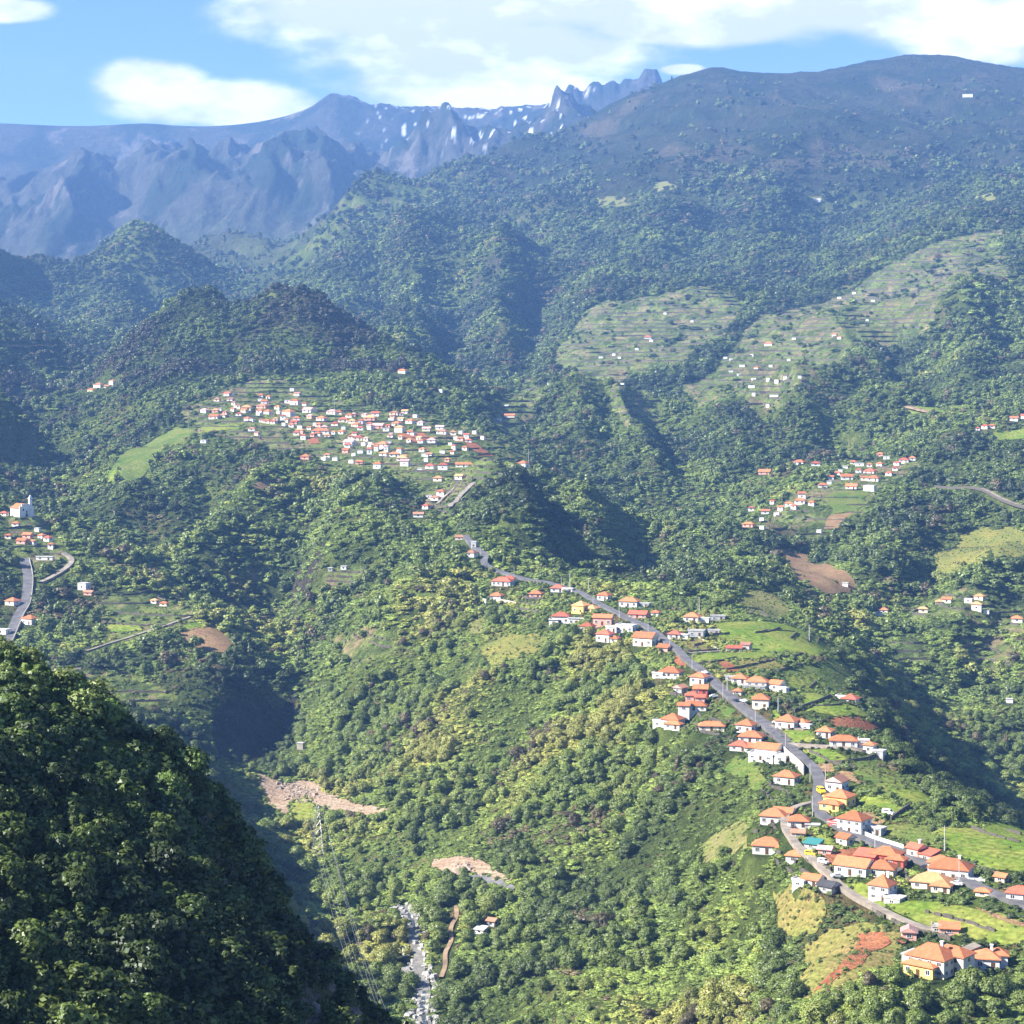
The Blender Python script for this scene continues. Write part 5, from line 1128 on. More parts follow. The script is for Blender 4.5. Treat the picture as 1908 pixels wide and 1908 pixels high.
def crown(seed, nl, per, leaf, shape='round', spread=1.0, soft=1.0):
    """crown of unit height 1 and width about 1, made of leaf clumps set through its volume"""
    rs = np.random.RandomState(seed); C = []; N = []
    for k in range(nl):
        if shape == 'round':
            t = rs.uniform(0, 6.283); z = rs.beta(2.0,1.5); rr = .40*math.sqrt(max(.05, 1-(2*z-.85)**2*.8))*rs.uniform(.35,1); c = np.array([math.cos(t)*rr*spread, math.sin(t)*rr*spread, .22+z*.62]); r = rs.uniform(.13,.24)
        elif shape == 'tall':
            t = rs.uniform(0, 6.283); z = rs.uniform(0,1); rr = .24*(1-z*.75)*rs.uniform(.3,1); c = np.array([math.cos(t)*rr, math.sin(t)*rr, .12+z*.8]); r = rs.uniform(.09,.16)*(1.1-z*.5)
        elif shape == 'bush':
            t = rs.uniform(0, 6.283); z = rs.beta(1.2,1.8); rr = .52*math.sqrt(max(.05,1-z*z))*rs.uniform(.2,1); c = np.array([math.cos(t)*rr, math.sin(t)*rr, .10+z*.6]); r = rs.uniform(.14,.27)
        elif shape == 'flat':
            t = rs.uniform(0, 6.283); rr = .55*math.sqrt(rs.uniform(0,1)); c = np.array([math.cos(t)*rr, math.sin(t)*rr, .66+rs.uniform(-.1,.16)*(1-rr)]); r = rs.uniform(.12,.2)
        d = rs.normal(0,1,(per,3)); d /= np.linalg.norm(d, axis=1)[:,None]; d[:,2] = np.where(d[:,2] < -.35, -d[:,2]*.6, d[:,2])
        C.append(c + d*r*rs.uniform(.75,1.1,(per,1))*np.array([1,1,.8])); N.append(d)
    C = np.concatenate(C); N = np.concatenate(N)
    v, q, ln = leaves(C, N, leaf, rs, .25)
    out = C-[0,0,{'round':.45,'tall':.4,'bush':.1,'flat':.5}[shape]]; out /= np.maximum(np.linalg.norm(out, axis=1), 1e-6)[:,None]
    nr = .55*soft*np.repeat(N, 4, axis=0)+.45*soft*np.repeat(out, 4, axis=0)+.45*ln; nr /= np.linalg.norm(nr, axis=1)[:,None]
    return v, q, nr
def trunk_geo(seed, h, r, nb=4):
    rs = np.random.RandomState(seed); b = MB(); p = np.array([0,0,-.25]); top = np.array([rs.uniform(-.05,.05), rs.uniform(-.05,.05), h])
    b.tube(p, top, r, r*.55, 6)
    for k in range(nb):
        a = rs.uniform(0,6.283); s = p+(top-p)*rs.uniform(.6,1); e = s+np.array([math.cos(a)*.26, math.sin(a)*.26, rs.uniform(.12,.3)]); b.tube(s, e, r*.45, r*.15, 5)
    return b
def core(seed, shape):
    """dense inner foliage so the crown is not see-through"""
    rs = np.random.RandomState(seed+900); bm = bmesh.new(); bmesh.ops.create_icosphere(bm, subdivisions=2, radius=1)
    sx, sz, cz = {'round':(.33,.28,.52),'tall':(.13,.36,.5),'bush':(.42,.26,.24),'flat':(.42,.09,.66)}[shape]
    v = np.array([x.co[:] for x in bm.verts]); f = np.array([[q.index for q in x.verts] for x in bm.faces]); bm.free()
    k = 1+.22*rs.normal(0,1,(len(v),1)); return v*k*np.array([sx,sx,sz])*.78+[0,0,cz], f
def proto(name, seed, nl, per, leaf, shape, m, trunk=True, h=.45):
    v, q, nr = crown(seed, nl, per, leaf, shape, 1.0, .45 if name.startswith('fore') else .68); cv, cf = core(seed, shape)
    vs = [v, cv]; fs = q.tolist() + (cf+len(v)).tolist(); mi = [0]*len(fs); n = len(v)+len(cv)
    if trunk:
        b = trunk_geo(seed, h, .03); vs.append(np.array([tuple(p) for p in b.v])); fs += [[i+n for i in f] for f in b.f]; mi += [1]*len(b.f)
    me = bpy.data.meshes.new(name); me.from_pydata(np.concatenate(vs).tolist(), [], fs); me.materials.append(m); me.materials.append(BARK)
    me.polygons.foreach_set('material_index', np.array(mi, np.int32)); me.polygons.foreach_set('use_smooth', np.ones(len(fs), bool)); me.update()
    cn = cv-cv.mean(0); cn /= np.linalg.norm(cn, axis=1)[:,None]; allv = np.concatenate(vs); an = np.zeros_like(allv); an[:len(v)] = nr; an[len(v):len(v)+len(cv)] = cn; an[len(v)+len(cv):] = 0
    me.normals_split_custom_set_from_vertices(an.tolist())
    return me
def proto_set(name, specs):
    c = bpy.data.collections.new(name)
    for k, (seed, nl, per, leaf, shape, tr) in enumerate(specs):
        c.objects.link(bpy.data.objects.new('%s_%02d' % (name, k), proto(name, seed, nl, per, leaf, shape, LT, tr)))
    return c
NEAR = proto_set('near_trees', [(1,34,70,.038,'round',True),(2,40,60,.036,'round',True),(3,28,80,.040,'round',True),(4,44,50,.032,'tall',True),(5,30,70,.042,'bush',False),(6,34,64,.040,'bush',False),(7,30,70,.036,'flat',True)])
FAR = proto_set('far_trees', [(11,16,20,.080,'round',True),(12,18,18,.076,'round',True),(13,14,22,.082,'round',False),(14,20,14,.065,'tall',True),(15,14,20,.088,'bush',False),(16,16,18,.085,'bush',False),(17,14,18,.075,'flat',True)])
FORE = proto_set('fore_shrubs', [(21,26,22,.085,'bush',True),(22,30,20,.078,'round',True),(23,28,22,.080,'bush',True),(24,34,18,.065,'tall',True)])
def instancer(name, pts, sc, rot, idx, tint, coll, label, lean=None):
    me = bpy.data.meshes.new(name); n = len(pts); me.vertices.add(n); me.vertices.foreach_set('co', pts.astype(np.float32).ravel())
    a = me.attributes.new('sc', 'FLOAT_VECTOR', 'POINT'); a.data.foreach_set('vector', sc.astype(np.float32).ravel())
    r = np.zeros((n,3), np.float32); r[:,2] = rot
    if lean is not None: r[:,:2] = lean
    a = me.attributes.new('rot', 'FLOAT_VECTOR', 'POINT'); a.data.foreach_set('vector', r.ravel())
    a = me.attributes.new('idx', 'INT', 'POINT'); a.data.foreach_set('value', idx.astype(np.int32))
    a = me.attributes.new('tint', 'FLOAT_COLOR', 'POINT'); a.data.foreach_set('color', np.c_[tint, np.ones(n)].astype(np.float32).ravel())
    o = link(name, me); tag(o, label, kind='stuff')
    ng = bpy.data.node_groups.new(name, 'GeometryNodeTree'); ng.interface.new_socket('Geometry', in_out='INPUT', socket_type='NodeSocketGeometry'); ng.interface.new_socket('Geometry', in_out='OUTPUT', socket_type='NodeSocketGeometry')
    gi = ng.nodes.new('NodeGroupInput'); go = ng.nodes.new('NodeGroupOutput'); ip = ng.nodes.new('GeometryNodeInstanceOnPoints'); ci = ng.nodes.new('GeometryNodeCollectionInfo')
    ci.inputs['Collection'].default_value = coll; ci.inputs['Separate Children'].default_value = True; ci.inputs['Reset Children'].default_value = True
    def na(nm, ty):
        q = ng.nodes.new('GeometryNodeInputNamedAttribute'); q.data_type = ty; q.inputs['Name'].default_value = nm; return q.outputs['Attribute']
    ng.links.new(gi.outputs[0], ip.inputs['Points']); ng.links.new(ci.outputs[0], ip.inputs['Instance']); ip.inputs['Pick Instance'].default_value = True
    ng.links.new(na('idx','INT'), ip.inputs['Instance Index']); ng.links.new(na('rot','FLOAT_VECTOR'), ip.inputs['Rotation']); ng.links.new(na('sc','FLOAT_VECTOR'), ip.inputs['Scale'])
    ng.links.new(ip.outputs[0], go.inputs[0])
    md = o.modifiers.new('plants', 'NODES'); md.node_group = ng
    return o
# --- where things grow
def blocked(X, Y, grow=0.0):
    r = np.zeros(X.shape, bool)
    for poly in CLEAR:
        xs = [p[0] for p in poly]; ys = [p[1] for p in poly]
        b = (X > min(xs)-grow) & (X < max(xs)+grow) & (Y > min(ys)-grow) & (Y < max(ys)+grow)
        if b.any(): r[b] |= inpoly(X[b], Y[b], poly)
    for P, w in CORR:
        b = (X > P[:,0].min()-w) & (X < P[:,0].max()+w) & (Y > P[:,1].min()-w) & (Y < P[:,1].max()+w)
        if b.any():
            xb, yb = X[b], Y[b]; d = np.min(np.hypot(xb[:,None]-P[None,:,0], yb[:,None]-P[None,:,1]), axis=1); r[b] |= d < w+grow
    for (x, y, R) in SPOTS:
        b = (np.abs(X-x) < R+grow) & (np.abs(Y-y) < R+grow)
        if b.any(): r[b] |= np.hypot(X[b]-x, Y[b]-y) < R+grow*.5
    return r
BU = np.linspace(-.30,.30,1300); BV = np.linspace(math.log(480), math.log(4700), 1700)
_bu, _bv = np.meshgrid(BU, BV, indexing='ij'); _bd = np.exp(_bv)
BLK = blocked((_bu*_bd).ravel(), _bd.ravel(), 0.).reshape(_bu.shape)
def open_ground(X, Y):
    i = np.clip(((X/Y+.30)/.60*1299).round().astype(int), 0, 1299); j = np.clip(((np.log(Y)-BV[0])/(BV[-1]-BV[0])*1699).round().astype(int), 0, 1699)
    return BLK[i, j]
def height_limit(X, Y, Z, s):
    """most plants shortened to keep roads, gardens and fields in view of the camera"""
    lim = np.full(len(X), 99.)
    for d in (3,6,9,12,16,20,25,30,36,43,50,60,72,85,100):
        k = 1+d/Y; xp, yp = X*k, Y*k; o = open_ground(xp, yp)
        if o.any(): lim[o] = np.minimum(lim[o], (height(xp[o], yp[o])/k[o])-Z[o])  # plant tops capped at the camera sight line to open ground
    lim = np.maximum(lim, 1.3+1.0*NR.rand(len(X)))
    ex_ = NR.rand(len(X)) < .10
    return np.where(ex_, s, np.minimum(s, lim))
PAL = np.array([(.038,.055,.021),(.070,.100,.031),(.122,.166,.045),(.172,.230,.056),(.228,.290,.066),(.320,.325,.085),(.22,.185,.10),(.17,.13,.085)])
def tints(X, Y, PX, PY, n):
    a = fbm(X/220, Y/220, 3, 101)*1.1; b = fbm(X/55, Y/55, 3, 111); c = NR.normal(0,.5,n)
    v = 2.5+2.0*a+1.8*b+.5*c
    # wooded hills with dark evergreens, brighter growth on the sunny near flank
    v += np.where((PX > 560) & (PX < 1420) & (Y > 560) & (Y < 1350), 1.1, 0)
    v -= np.where((Y > 2350) & (Y < 2800) & (PX < 800) & (PY < 720), 1.6, 0)
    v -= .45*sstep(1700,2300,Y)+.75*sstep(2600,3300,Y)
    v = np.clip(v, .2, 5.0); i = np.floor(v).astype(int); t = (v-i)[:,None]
    col = PAL[i]*(1-t)+PAL[np.minimum(i+1,5)]*t
    br = (fbm(X/70, Y/70, 3, 121)+.35*NR.normal(0,1,n)) > .85
    br |= (Y > 2350) & (Y < 2800) & (PX < 760) & (fbm(X/120,Y/120,2,131) > .12)
    col[br] = PAL[6]*(.6+.5*NR.rand(br.sum(),1))*np.array([.85,.85,.8])
    hill = (Y > 2350) & (Y < 2800) & (PX < 800) & br; col[hill] = np.array([.075,.072,.045])*NR.uniform(.7,1.3,(hill.sum(),1))
    return np.clip(col*NR.uniform(.85,1.18,(n,1)), .006, .4)
def sample(d0, d1, spacing, ub=.285):
    """stratified random plan positions in the wedge of valley in front of the viewpoint"""
    n = int(ub*(d1*d1-d0*d0)/spacing**2)
    D = np.sqrt(NR.uniform(d0*d0, d1*d1, n)); u = NR.uniform(-ub, ub, n); X = u*D
    Z = height(X, D); return X, D, Z
def visible_margin(X, Y, Z, margin):
    """drop plants buried deep behind a ridge, keep those a shifted viewpoint could meet"""
    keep = np.ones(len(X), bool); t = Z/Y
    for f in np.linspace(.12, .97, 26):
        d = Y*f; ok = d > 200
        z = height(X*f, d); keep &= ~(ok & (z/np.maximum(d,1)-t > margin))
    return keep
def grow(name, d0, d1, spacing, kind, smin, smax, coll, label, ub=.285):
    X, Y, Z = sample(d0, d1, spacing, ub)
    PX = CX+F*X/Y; PY = HZ-F*Z/Y
    g = ~blocked(X, Y, .6 if kind == 'carpet' else 1.5)
    dens = np.ones(len(X)); clump = fbm(X/60, Y/60, 3, 151); big = fbm(X/210, Y/210, 3, 161)
    t = inzone('terrace', X, Y); v = inzone('village', X, Y)
    if kind == 'carpet': dens[t] = np.where(Y[t] > 2500, .04, .13); dens[v] = .5; dens[inzone('cliff', X, Y)] = .06
    else:
        dens *= .25+.75*sstep(-.25,.25,clump+.5*big); dens[t] = .05; dens[v] = .14; dens[inzone('cliff', X, Y)] = 0
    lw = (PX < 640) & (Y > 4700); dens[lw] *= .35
    hi = (PX > 880) & (Y > 3700); dens[hi] *= np.clip(sstep(215, 400, PY[hi]+60*fbm(X[hi]/240,Y[hi]/240,3,51)), .07, 1)*(PY[hi] > 150)
    st = np.hypot((height(X+6,Y)-height(X-6,Y))/12, (height(X,Y+6)-height(X,Y-6))/12)
    dens *= 1-.95*sstep(1.25,1.9,st-.8*(Y<1150)-.35*(Y>1150)*(Y<2600)-.5*(Y>=2600))
    g &= NR.rand(len(X)) < dens
    k = visible_margin(X, Y, Z+8, .02) & g; X, Y, Z, PX, PY, clump = X[k], Y[k], Z[k], PX[k], PY[k], clump[k]
    n = len(X); small = inzone('terrace', X, Y) | inzone('village', X, Y)
    s = NR.gamma(2.0, 1, n)/2.0*(smin+(smax-smin)*sstep(-.5,.6,clump)); s = np.clip(s, smin*.55, smax*1.6)
    if kind != 'carpet': s = np.where(small, s*.6, s)
    s = height_limit(X, Y, Z, s)
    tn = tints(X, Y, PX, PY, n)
    if kind == 'carpet':
        idx = NR.choice([4,5], n); tn = tn*1.18
        sc = np.stack([s*1.7*NR.uniform(.7,1.3,n), s*1.7*NR.uniform(.7,1.3,n), s*.8], 1)
    else:
        idx = NR.choice([0,1,2,3,6,4], n, p=[.27,.27,.24,.07,.08,.07]); tn = tn*.86
        asp = NR.uniform(.85,1.3,n); sc = np.stack([s*asp, s*asp*NR.uniform(.85,1.15,n), s], 1)
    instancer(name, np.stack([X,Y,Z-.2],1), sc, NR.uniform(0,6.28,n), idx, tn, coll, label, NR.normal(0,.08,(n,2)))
    return n
cnt = []
cnt.append(grow('scrub', 480, 1300, 1.65, 'carpet', .9, 2.0, FAR, 'low bright green scrub and creepers covering the near flank of the ridge', .26))
cnt.append(grow('woodland', 480, 1300, 4.2, 'tree', 2.2, 5.2, NEAR, 'mixed green trees covering the near flank of the ridge', .26))
cnt.append(grow('scrub', 1300, 2700, 3.2, 'carpet', 1.7, 3.0, FAR, 'green scrub covering the middle hillsides', .26))
cnt.append(grow('woodland', 1300, 2700, 5.4, 'tree', 3.0, 6.2, FAR, 'mixed green trees covering the middle hillsides', .26))
cnt.append(grow('woodland', 2700, 4600, 6.0, 'tree', 4.2, 8.5, FAR, 'blue green forest covering the far mountain slopes', .26))
cnt.append(grow('scrub', 2700, 4600, 7.0, 'carpet', 4.2, 6.0, FAR, 'scrub between the trees of the far slopes', .26))
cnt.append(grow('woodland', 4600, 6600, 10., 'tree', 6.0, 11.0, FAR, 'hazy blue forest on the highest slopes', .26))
print('plants', cnt)

# --- single trees and shrubs: those that show largest
def single_protos(tag_, specs):
    out = []
    for (seed, nl, per, leaf, shape, h) in specs:
        v, q, nr = crown(seed, nl, per, leaf, shape, 1.0, .45 if tag_ == 'shrub' else .68); cv, cf = core(seed, shape); allv = np.concatenate([v, cv])
        me = bpy.data.meshes.new('crown'); me.from_pydata(allv.tolist(), [], q.tolist()+(cf+len(v)).tolist()); me.materials.append(LO)
        me.polygons.foreach_set('use_smooth', np.ones(len(me.polygons), bool)); me.update()
        cn = cv-cv.mean(0); cn /= np.linalg.norm(cn, axis=1)[:,None]; me.normals_split_custom_set_from_vertices(np.concatenate([nr, cn]).tolist())
        b = trunk_geo(seed, h, .028, 6); tm = mesh('trunk', b.v, b.f, BARK); out.append((me, tm))
    return out
def plant(name, x, y, s, protos, col, label, cat, group, squash=1.0):
    z = float(height(np.array([x]), np.array([y]))[0])
    r = empty(name, (x, y, z-.1), NR.uniform(0,6.28)); r.scale = (s*NR.uniform(.9,1.15)*squash, s*NR.uniform(.9,1.15)*squash, s); r.rotation_euler[0] = NR.normal(0,.06)
    tag(r, label, cat, group)
    cm, tm = protos[NR.randint(len(protos))]
    c = link('crown', cm, r); c.color = (*[float(k) for k in col], 1); link('trunk', tm, r)
SH = single_protos('shrub', [(31,46,26,.058,'bush',.35),(32,52,24,.052,'round',.45),(33,50,26,.055,'bush',.35),(34,54,24,.052,'round',.45),(35,60,20,.045,'tall',.5)])
# near spur : undergrowth as a mass, the shrubs themselves one by one
def near_spur():
    n = 24000; Y = NR.uniform(165, 485, n); u = NR.uniform(-.30, -.03, n); X = u*Y; Z = height(X, Y); PX = CX+F*u; PY = HZ-F*Z/Y
    k = (PX > -160) & ((PX < 800) | (Y > 285)) & (PY < np.where(Y < 285, 2080, 2600))
    X, Y, Z, PX, PY = X[k], Y[k], Z[k], PX[k], PY[k]; n = len(X)
    rocky = sstep(420, 640, PX+30*fbm(X/9,Y/9,2,171))*sstep(1560,1750,PY)
    g = NR.rand(n) > rocky*.88; X, Y, Z, PX, PY = X[g], Y[g], Z[g], PX[g], PY[g]; n = len(X)
    a = fbm(X/14, Y/14, 3, 181)+.3*NR.normal(0,1,n)
    pal = np.array([(.026,.042,.014),(.050,.076,.020),(.090,.128,.030),(.145,.180,.045)]); v = np.clip(1.2+1.3*a, 0, 2.99); i = v.astype(int); t = (v-i)[:,None]
    col = pal[i]*(1-t)+pal[i+1]*t
    s = NR.gamma(2.5,1,n)/2.5*1.5; s = np.clip(s, .5, 3.4)
    col = col*(1+.8*sstep(1560,1330,PY-.3*PX))[:,None]  # growth towards the crest tinted brighter, sunlight painted into its colour
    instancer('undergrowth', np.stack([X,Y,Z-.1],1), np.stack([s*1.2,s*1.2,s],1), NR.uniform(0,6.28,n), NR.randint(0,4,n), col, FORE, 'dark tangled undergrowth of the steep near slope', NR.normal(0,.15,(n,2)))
    # single shrubs
    kept = []; order = NR.permutation(n)
    for q in order:
        if len(kept) >= 150: break
        if any((X[q]-X[w])**2+(Y[q]-Y[w])**2 < 3.0**2 for w in kept): continue
        if PX[q] < -60 or PY[q] > 1960 or PX[q] > 640 or Y[q] > 284: continue
        kept.append(q)
    for q in kept:
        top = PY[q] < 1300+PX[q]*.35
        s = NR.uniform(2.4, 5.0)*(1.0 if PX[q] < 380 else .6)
        c = col[q]*NR.uniform(.8,1.5)*(2.0 if top else 1.0); c = np.minimum(c, [.19,.235,.07])  # crest crowns get a lighter tint as painted sun
        if top: lb, gp = 'leafy evergreen shrub along the sunlit crest of the near slope', 'shrubs along the near crest'
        elif PX[q] > 430: lb, gp = 'stunted dark shrub clinging to the rocky edge of the near slope', 'stunted shrubs of the rocky edge'
        else: lb, gp = 'evergreen shrub on the shaded face of the near slope', 'shrubs on the shaded near face'
        sz = 'tall' if s > 3.9 else 'medium' if s > 3.2 else 'low'; tn_ = 'yellowish green' if c[0] > .13 else 'olive green' if c[0] > .08 else 'dark green'
        wh = ('upper' if PY[q] < 1480 else 'middle' if PY[q] < 1700 else 'lower')+' '+('left' if PX[q] < 130 else 'centre' if PX[q] < 330 else 'right')
        lb = f'{sz} {tn_} '+lb.replace('leafy evergreen ','').replace('evergreen ','').replace('stunted dark ','stunted ').replace(' of the near slope','')+', '+wh+' part'
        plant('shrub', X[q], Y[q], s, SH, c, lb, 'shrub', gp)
near_spur()
TR = single_protos('tree', [(41,44,70,.032,'round',.45),(42,48,64,.030,'round',.45),(43,40,76,.033,'round',.4),(44,50,56,.027,'tall',.5),(45,44,64,.030,'flat',.62)])
def big_trees():
    n = 6000; Y = NR.uniform(560, 1040, n); u = NR.uniform(-.11,.235,n); X = u*Y; Z = height(X,Y); PX = CX+F*u; PY = HZ-F*Z/Y
    ok = ~blocked(X, Y, 5.0) & (PY < 1940) & (PY > 1250) & visible_margin(X, Y, Z+6, .0); kept = []
    cl = fbm(X/60, Y/60, 3, 151)
    for q in np.where(ok & (cl > -.15))[0]:
        if len(kept) >= 120: break
        if any((X[q]-X[w])**2+(Y[q]-Y[w])**2 < 13.0**2 for w in kept): continue
        kept.append(q)
    tn = tints(X, Y, PX, PY, n)
    for q in kept:
        vil_ = bool(inzone('village', X[q:q+1], Y[q:q+1])[0])
        if PX[q] < 900 and PY[q] > 1500: lb, gp = 'round green tree beside the river in the valley floor', 'trees of the valley floor'
        elif vil_: lb, gp = 'garden tree standing between the ridge village houses', 'garden trees of the ridge village'
        elif PY[q] > 1680: lb, gp = 'large leafy tree low on the flank facing the river', 'large trees low on the flank'
        else: lb, gp = 'large leafy tree high on the flank under the ridge village', 'large trees high on the flank'
        hs = NR.uniform(2.4,4.4) if vil_ else NR.uniform(4.6,7.6)
        hs = max(2.2, float(height_limit(X[q:q+1], Y[q:q+1], Z[q:q+1], np.array([hs]))[0]))
        cq = tn[q]*NR.uniform(.6,1.0); sz = 'tall' if hs > 6.2 else 'medium' if hs > 4.6 else 'low'; tn_ = 'yellow green' if cq[0] > .15 else 'bright green' if cq[0] > .09 else 'dark green'
        wh = ('left' if PX[q] < 800 else 'centre left' if PX[q] < 1050 else 'centre right' if PX[q] < 1350 else 'right')+' part'
        lb = f'{sz} {tn_} '+lb.replace('round green ','round ').replace('large leafy ','leafy ')+', '+wh
        plant('tree', X[q], Y[q], hs, TR, cq, lb, 'tree', gp)
big_trees()

# --- gardens and rough grass
def gardens():
    n = 150000; Y = np.sqrt(NR.uniform(560**2, 1750**2, n)); u = NR.uniform(-.24,.25,n); X = u*Y
    v = inzone('village', X, Y)
    for poly in CLEAR: v |= inpoly(X, Y, poly)
    X, Y = X[v], Y[v]; Z = height(X, Y); n = len(X)
    corr = np.zeros(n, bool)
    for P, w in CORR:
        b = (X > P[:,0].min()-w) & (X < P[:,0].max()+w) & (Y > P[:,1].min()-w) & (Y < P[:,1].max()+w)
        if b.any(): corr[b] |= np.min(np.hypot(X[b][:,None]-P[None,:,0], Y[b][:,None]-P[None,:,1]), axis=1) < w-1.8
    for (x, y, R) in SPOTS[::2]: corr |= np.hypot(X-x, Y-y) < R-2.2
    fld = np.zeros(n, bool)
    wild = np.zeros(n, bool)
    for poly, kn in zip(CLEAR, CKIND):
        q_ = inpoly(X, Y, poly); fld |= q_
        if kn.startswith(('yellow','olive','dry','rough')): wild |= q_
    a = fbm(X/22, Y/22, 3, 191)
    k = ~corr & (NR.rand(n) < np.where(wild, .35+.6*(a > .0), np.where(fld, .06+.4*(a > .2), np.where(a > -.05, .9, .35))))
    X, Y, Z, fld, a, wild = X[k], Y[k], Z[k], fld[k], a[k], wild[k]; n = len(X)
    fld &= ~wild
    s = np.where(fld, NR.uniform(.3,.8,n)*np.where(NR.rand(n)<.06, 2.2, 1), np.clip(NR.gamma(2.2,.6,n), .5, 3.6)); s = height_limit(X, Y, Z, s)
    col = np.where(fld[:,None], np.array([.15,.20,.04])*NR.uniform(.6,1.3,(n,1)), tints(X, Y, CX+F*X/Y, HZ-F*Z/Y, n))
    s = np.where(wild, np.clip(s*.6, .35, 1.6), s); col = np.where(wild[:,None], col*.6+np.array([.16,.155,.05])*.4, col)
    instancer('garden_growth', np.stack([X,Y,Z],1), np.stack([s*1.25,s*1.25,s],1), NR.uniform(0,6.28,n), NR.choice([4,5,4,5,0,1], n), col, FAR, 'low garden bushes, crops and tufts between the ridge village houses', NR.normal(0,.1,(n,2)))
    return n
print('garden', gardens())
def hedges():
    P = []
    for poly in CLEAR:
        if not 560 < poly[0][1] < 1700: continue
        for a, b in zip(poly, poly[1:]+poly[:1]):
            L_ = math.hypot(b[0]-a[0], b[1]-a[1])
            for k in range(max(1, int(L_/1.6))):
                t = NR.rand(); P.append((a[0]+(b[0]-a[0])*t+NR.normal(0,.7), a[1]+(b[1]-a[1])*t+NR.normal(0,.9)))
    P = np.array(P); X, Y = P[:,0], P[:,1]; k = (fbm(X/20, Y/20, 2, 201) > -.25); X, Y = X[k], Y[k]; Z = height(X, Y); n = len(X)
    s = height_limit(X, Y, Z, np.clip(NR.gamma(2.5,.42,n), .35, 2.6))
    instancer('hedge_growth', np.stack([X,Y,Z],1), np.stack([s*1.3,s*1.3,s],1), NR.uniform(0,6.28,n), NR.choice([4,5,0], n), tints(X, Y, CX+F*X/Y, HZ-F*Z/Y, n)*.9, FAR, 'bushes and rank growth along the edges of the plots', NR.normal(0,.1,(n,2)))
hedges()

# --- bare branches and rock outcrops on the near slope
def near_rocks():
    gm = mat('grey_cliff_rock', (.17,.165,.155), .95, .4, .8, bump=.8); dm = mat('dead_wood', (.24,.215,.18), .9, .2, 3)
    k = 0
    for (px, py, r) in [(640,1800,2.0),(600,1760,1.6),(668,1850,2.2),(560,1730,1.5),(690,1890,1.9),(520,1700,1.4),(610,1840,1.8),(650,1900,2.1),(570,1800,1.7),(495,1660,1.3),(425,1770,1.0),(630,1875,1.5),(585,1880,1.4),(705,1900,1.8)]:
        p = hit(px, py, 160); rs = np.random.RandomState(500+k); k += 1
        bm = bmesh.new(); bmesh.ops.create_icosphere(bm, subdivisions=3, radius=1)
        for v in bm.verts:
            c = np.array(v.co); n = 1+.35*perlin(np.array([c[0]*1.6+k]), np.array([c[1]*1.6+c[2]*1.3]), k)[0]+.18*perlin(np.array([c[0]*4+k]), np.array([c[1]*4+c[2]*3]), k+3)[0]
            v.co = v.co*n
        me = bpy.data.meshes.new('rock_outcrop'); bm.to_mesh(me); bm.free(); me.materials.append(gm)
        o = link('rock_outcrop', me, None, None, (p[0], p[1], p[2]-.2*r)); o.scale = (r*rs.uniform(.4,.7), r*rs.uniform(.4,.7), r*rs.uniform(.6,1.1)); o.rotation_euler = (rs.uniform(-.3,.3), rs.uniform(-.3,.3), rs.uniform(0,6))
        tag(o, ('broad ' if r > 1.8 else 'small ' if r < 1.45 else 'knobbly ')+'grey rock outcrop on the steep rim of the near slope, '+('high up' if py < 1740 else 'half way down' if py < 1845 else 'near the bottom'), 'rock', 'rock outcrops of the near slope')
    for q, (px, py) in enumerate([(330,1580),(350,1600),(300,1540),(390,1610),(255,1500),(420,1640),(365,1560),(180,1640),(480,1700),(120,1560)]):
        p = hit(px, py, 160); rs = np.random.RandomState(600+q); b = MB()
        def br(a, d, L_, r, lev):
            e = a+d*L_; b.tube(a, e, r, r*.55, 5)
            if lev:
                for _ in range(3): n = (d+Vector(rs.normal(0,.5,3))).normalized(); br(a.lerp(e, rs.uniform(.45,1)), n, L_*rs.uniform(.5,.75), r*.5, lev-1)
        for _ in range(4): br(Vector((0,0,-.2)), Vector((rs.normal(0,.45), rs.normal(0,.45), 1)).normalized(), rs.uniform(1.2,1.9), .06, 3)
        o = b.build('bare_shrub', dm, None, (p[0], p[1], p[2])); tag(o, 'leafless grey brown shrub with forked branches on the near slope, '+['centre','right of centre','upper centre','right','upper left','far right','top centre','left','lower right','far left'][q], 'shrub', 'leafless shrubs of the near slope')
near_rocks()
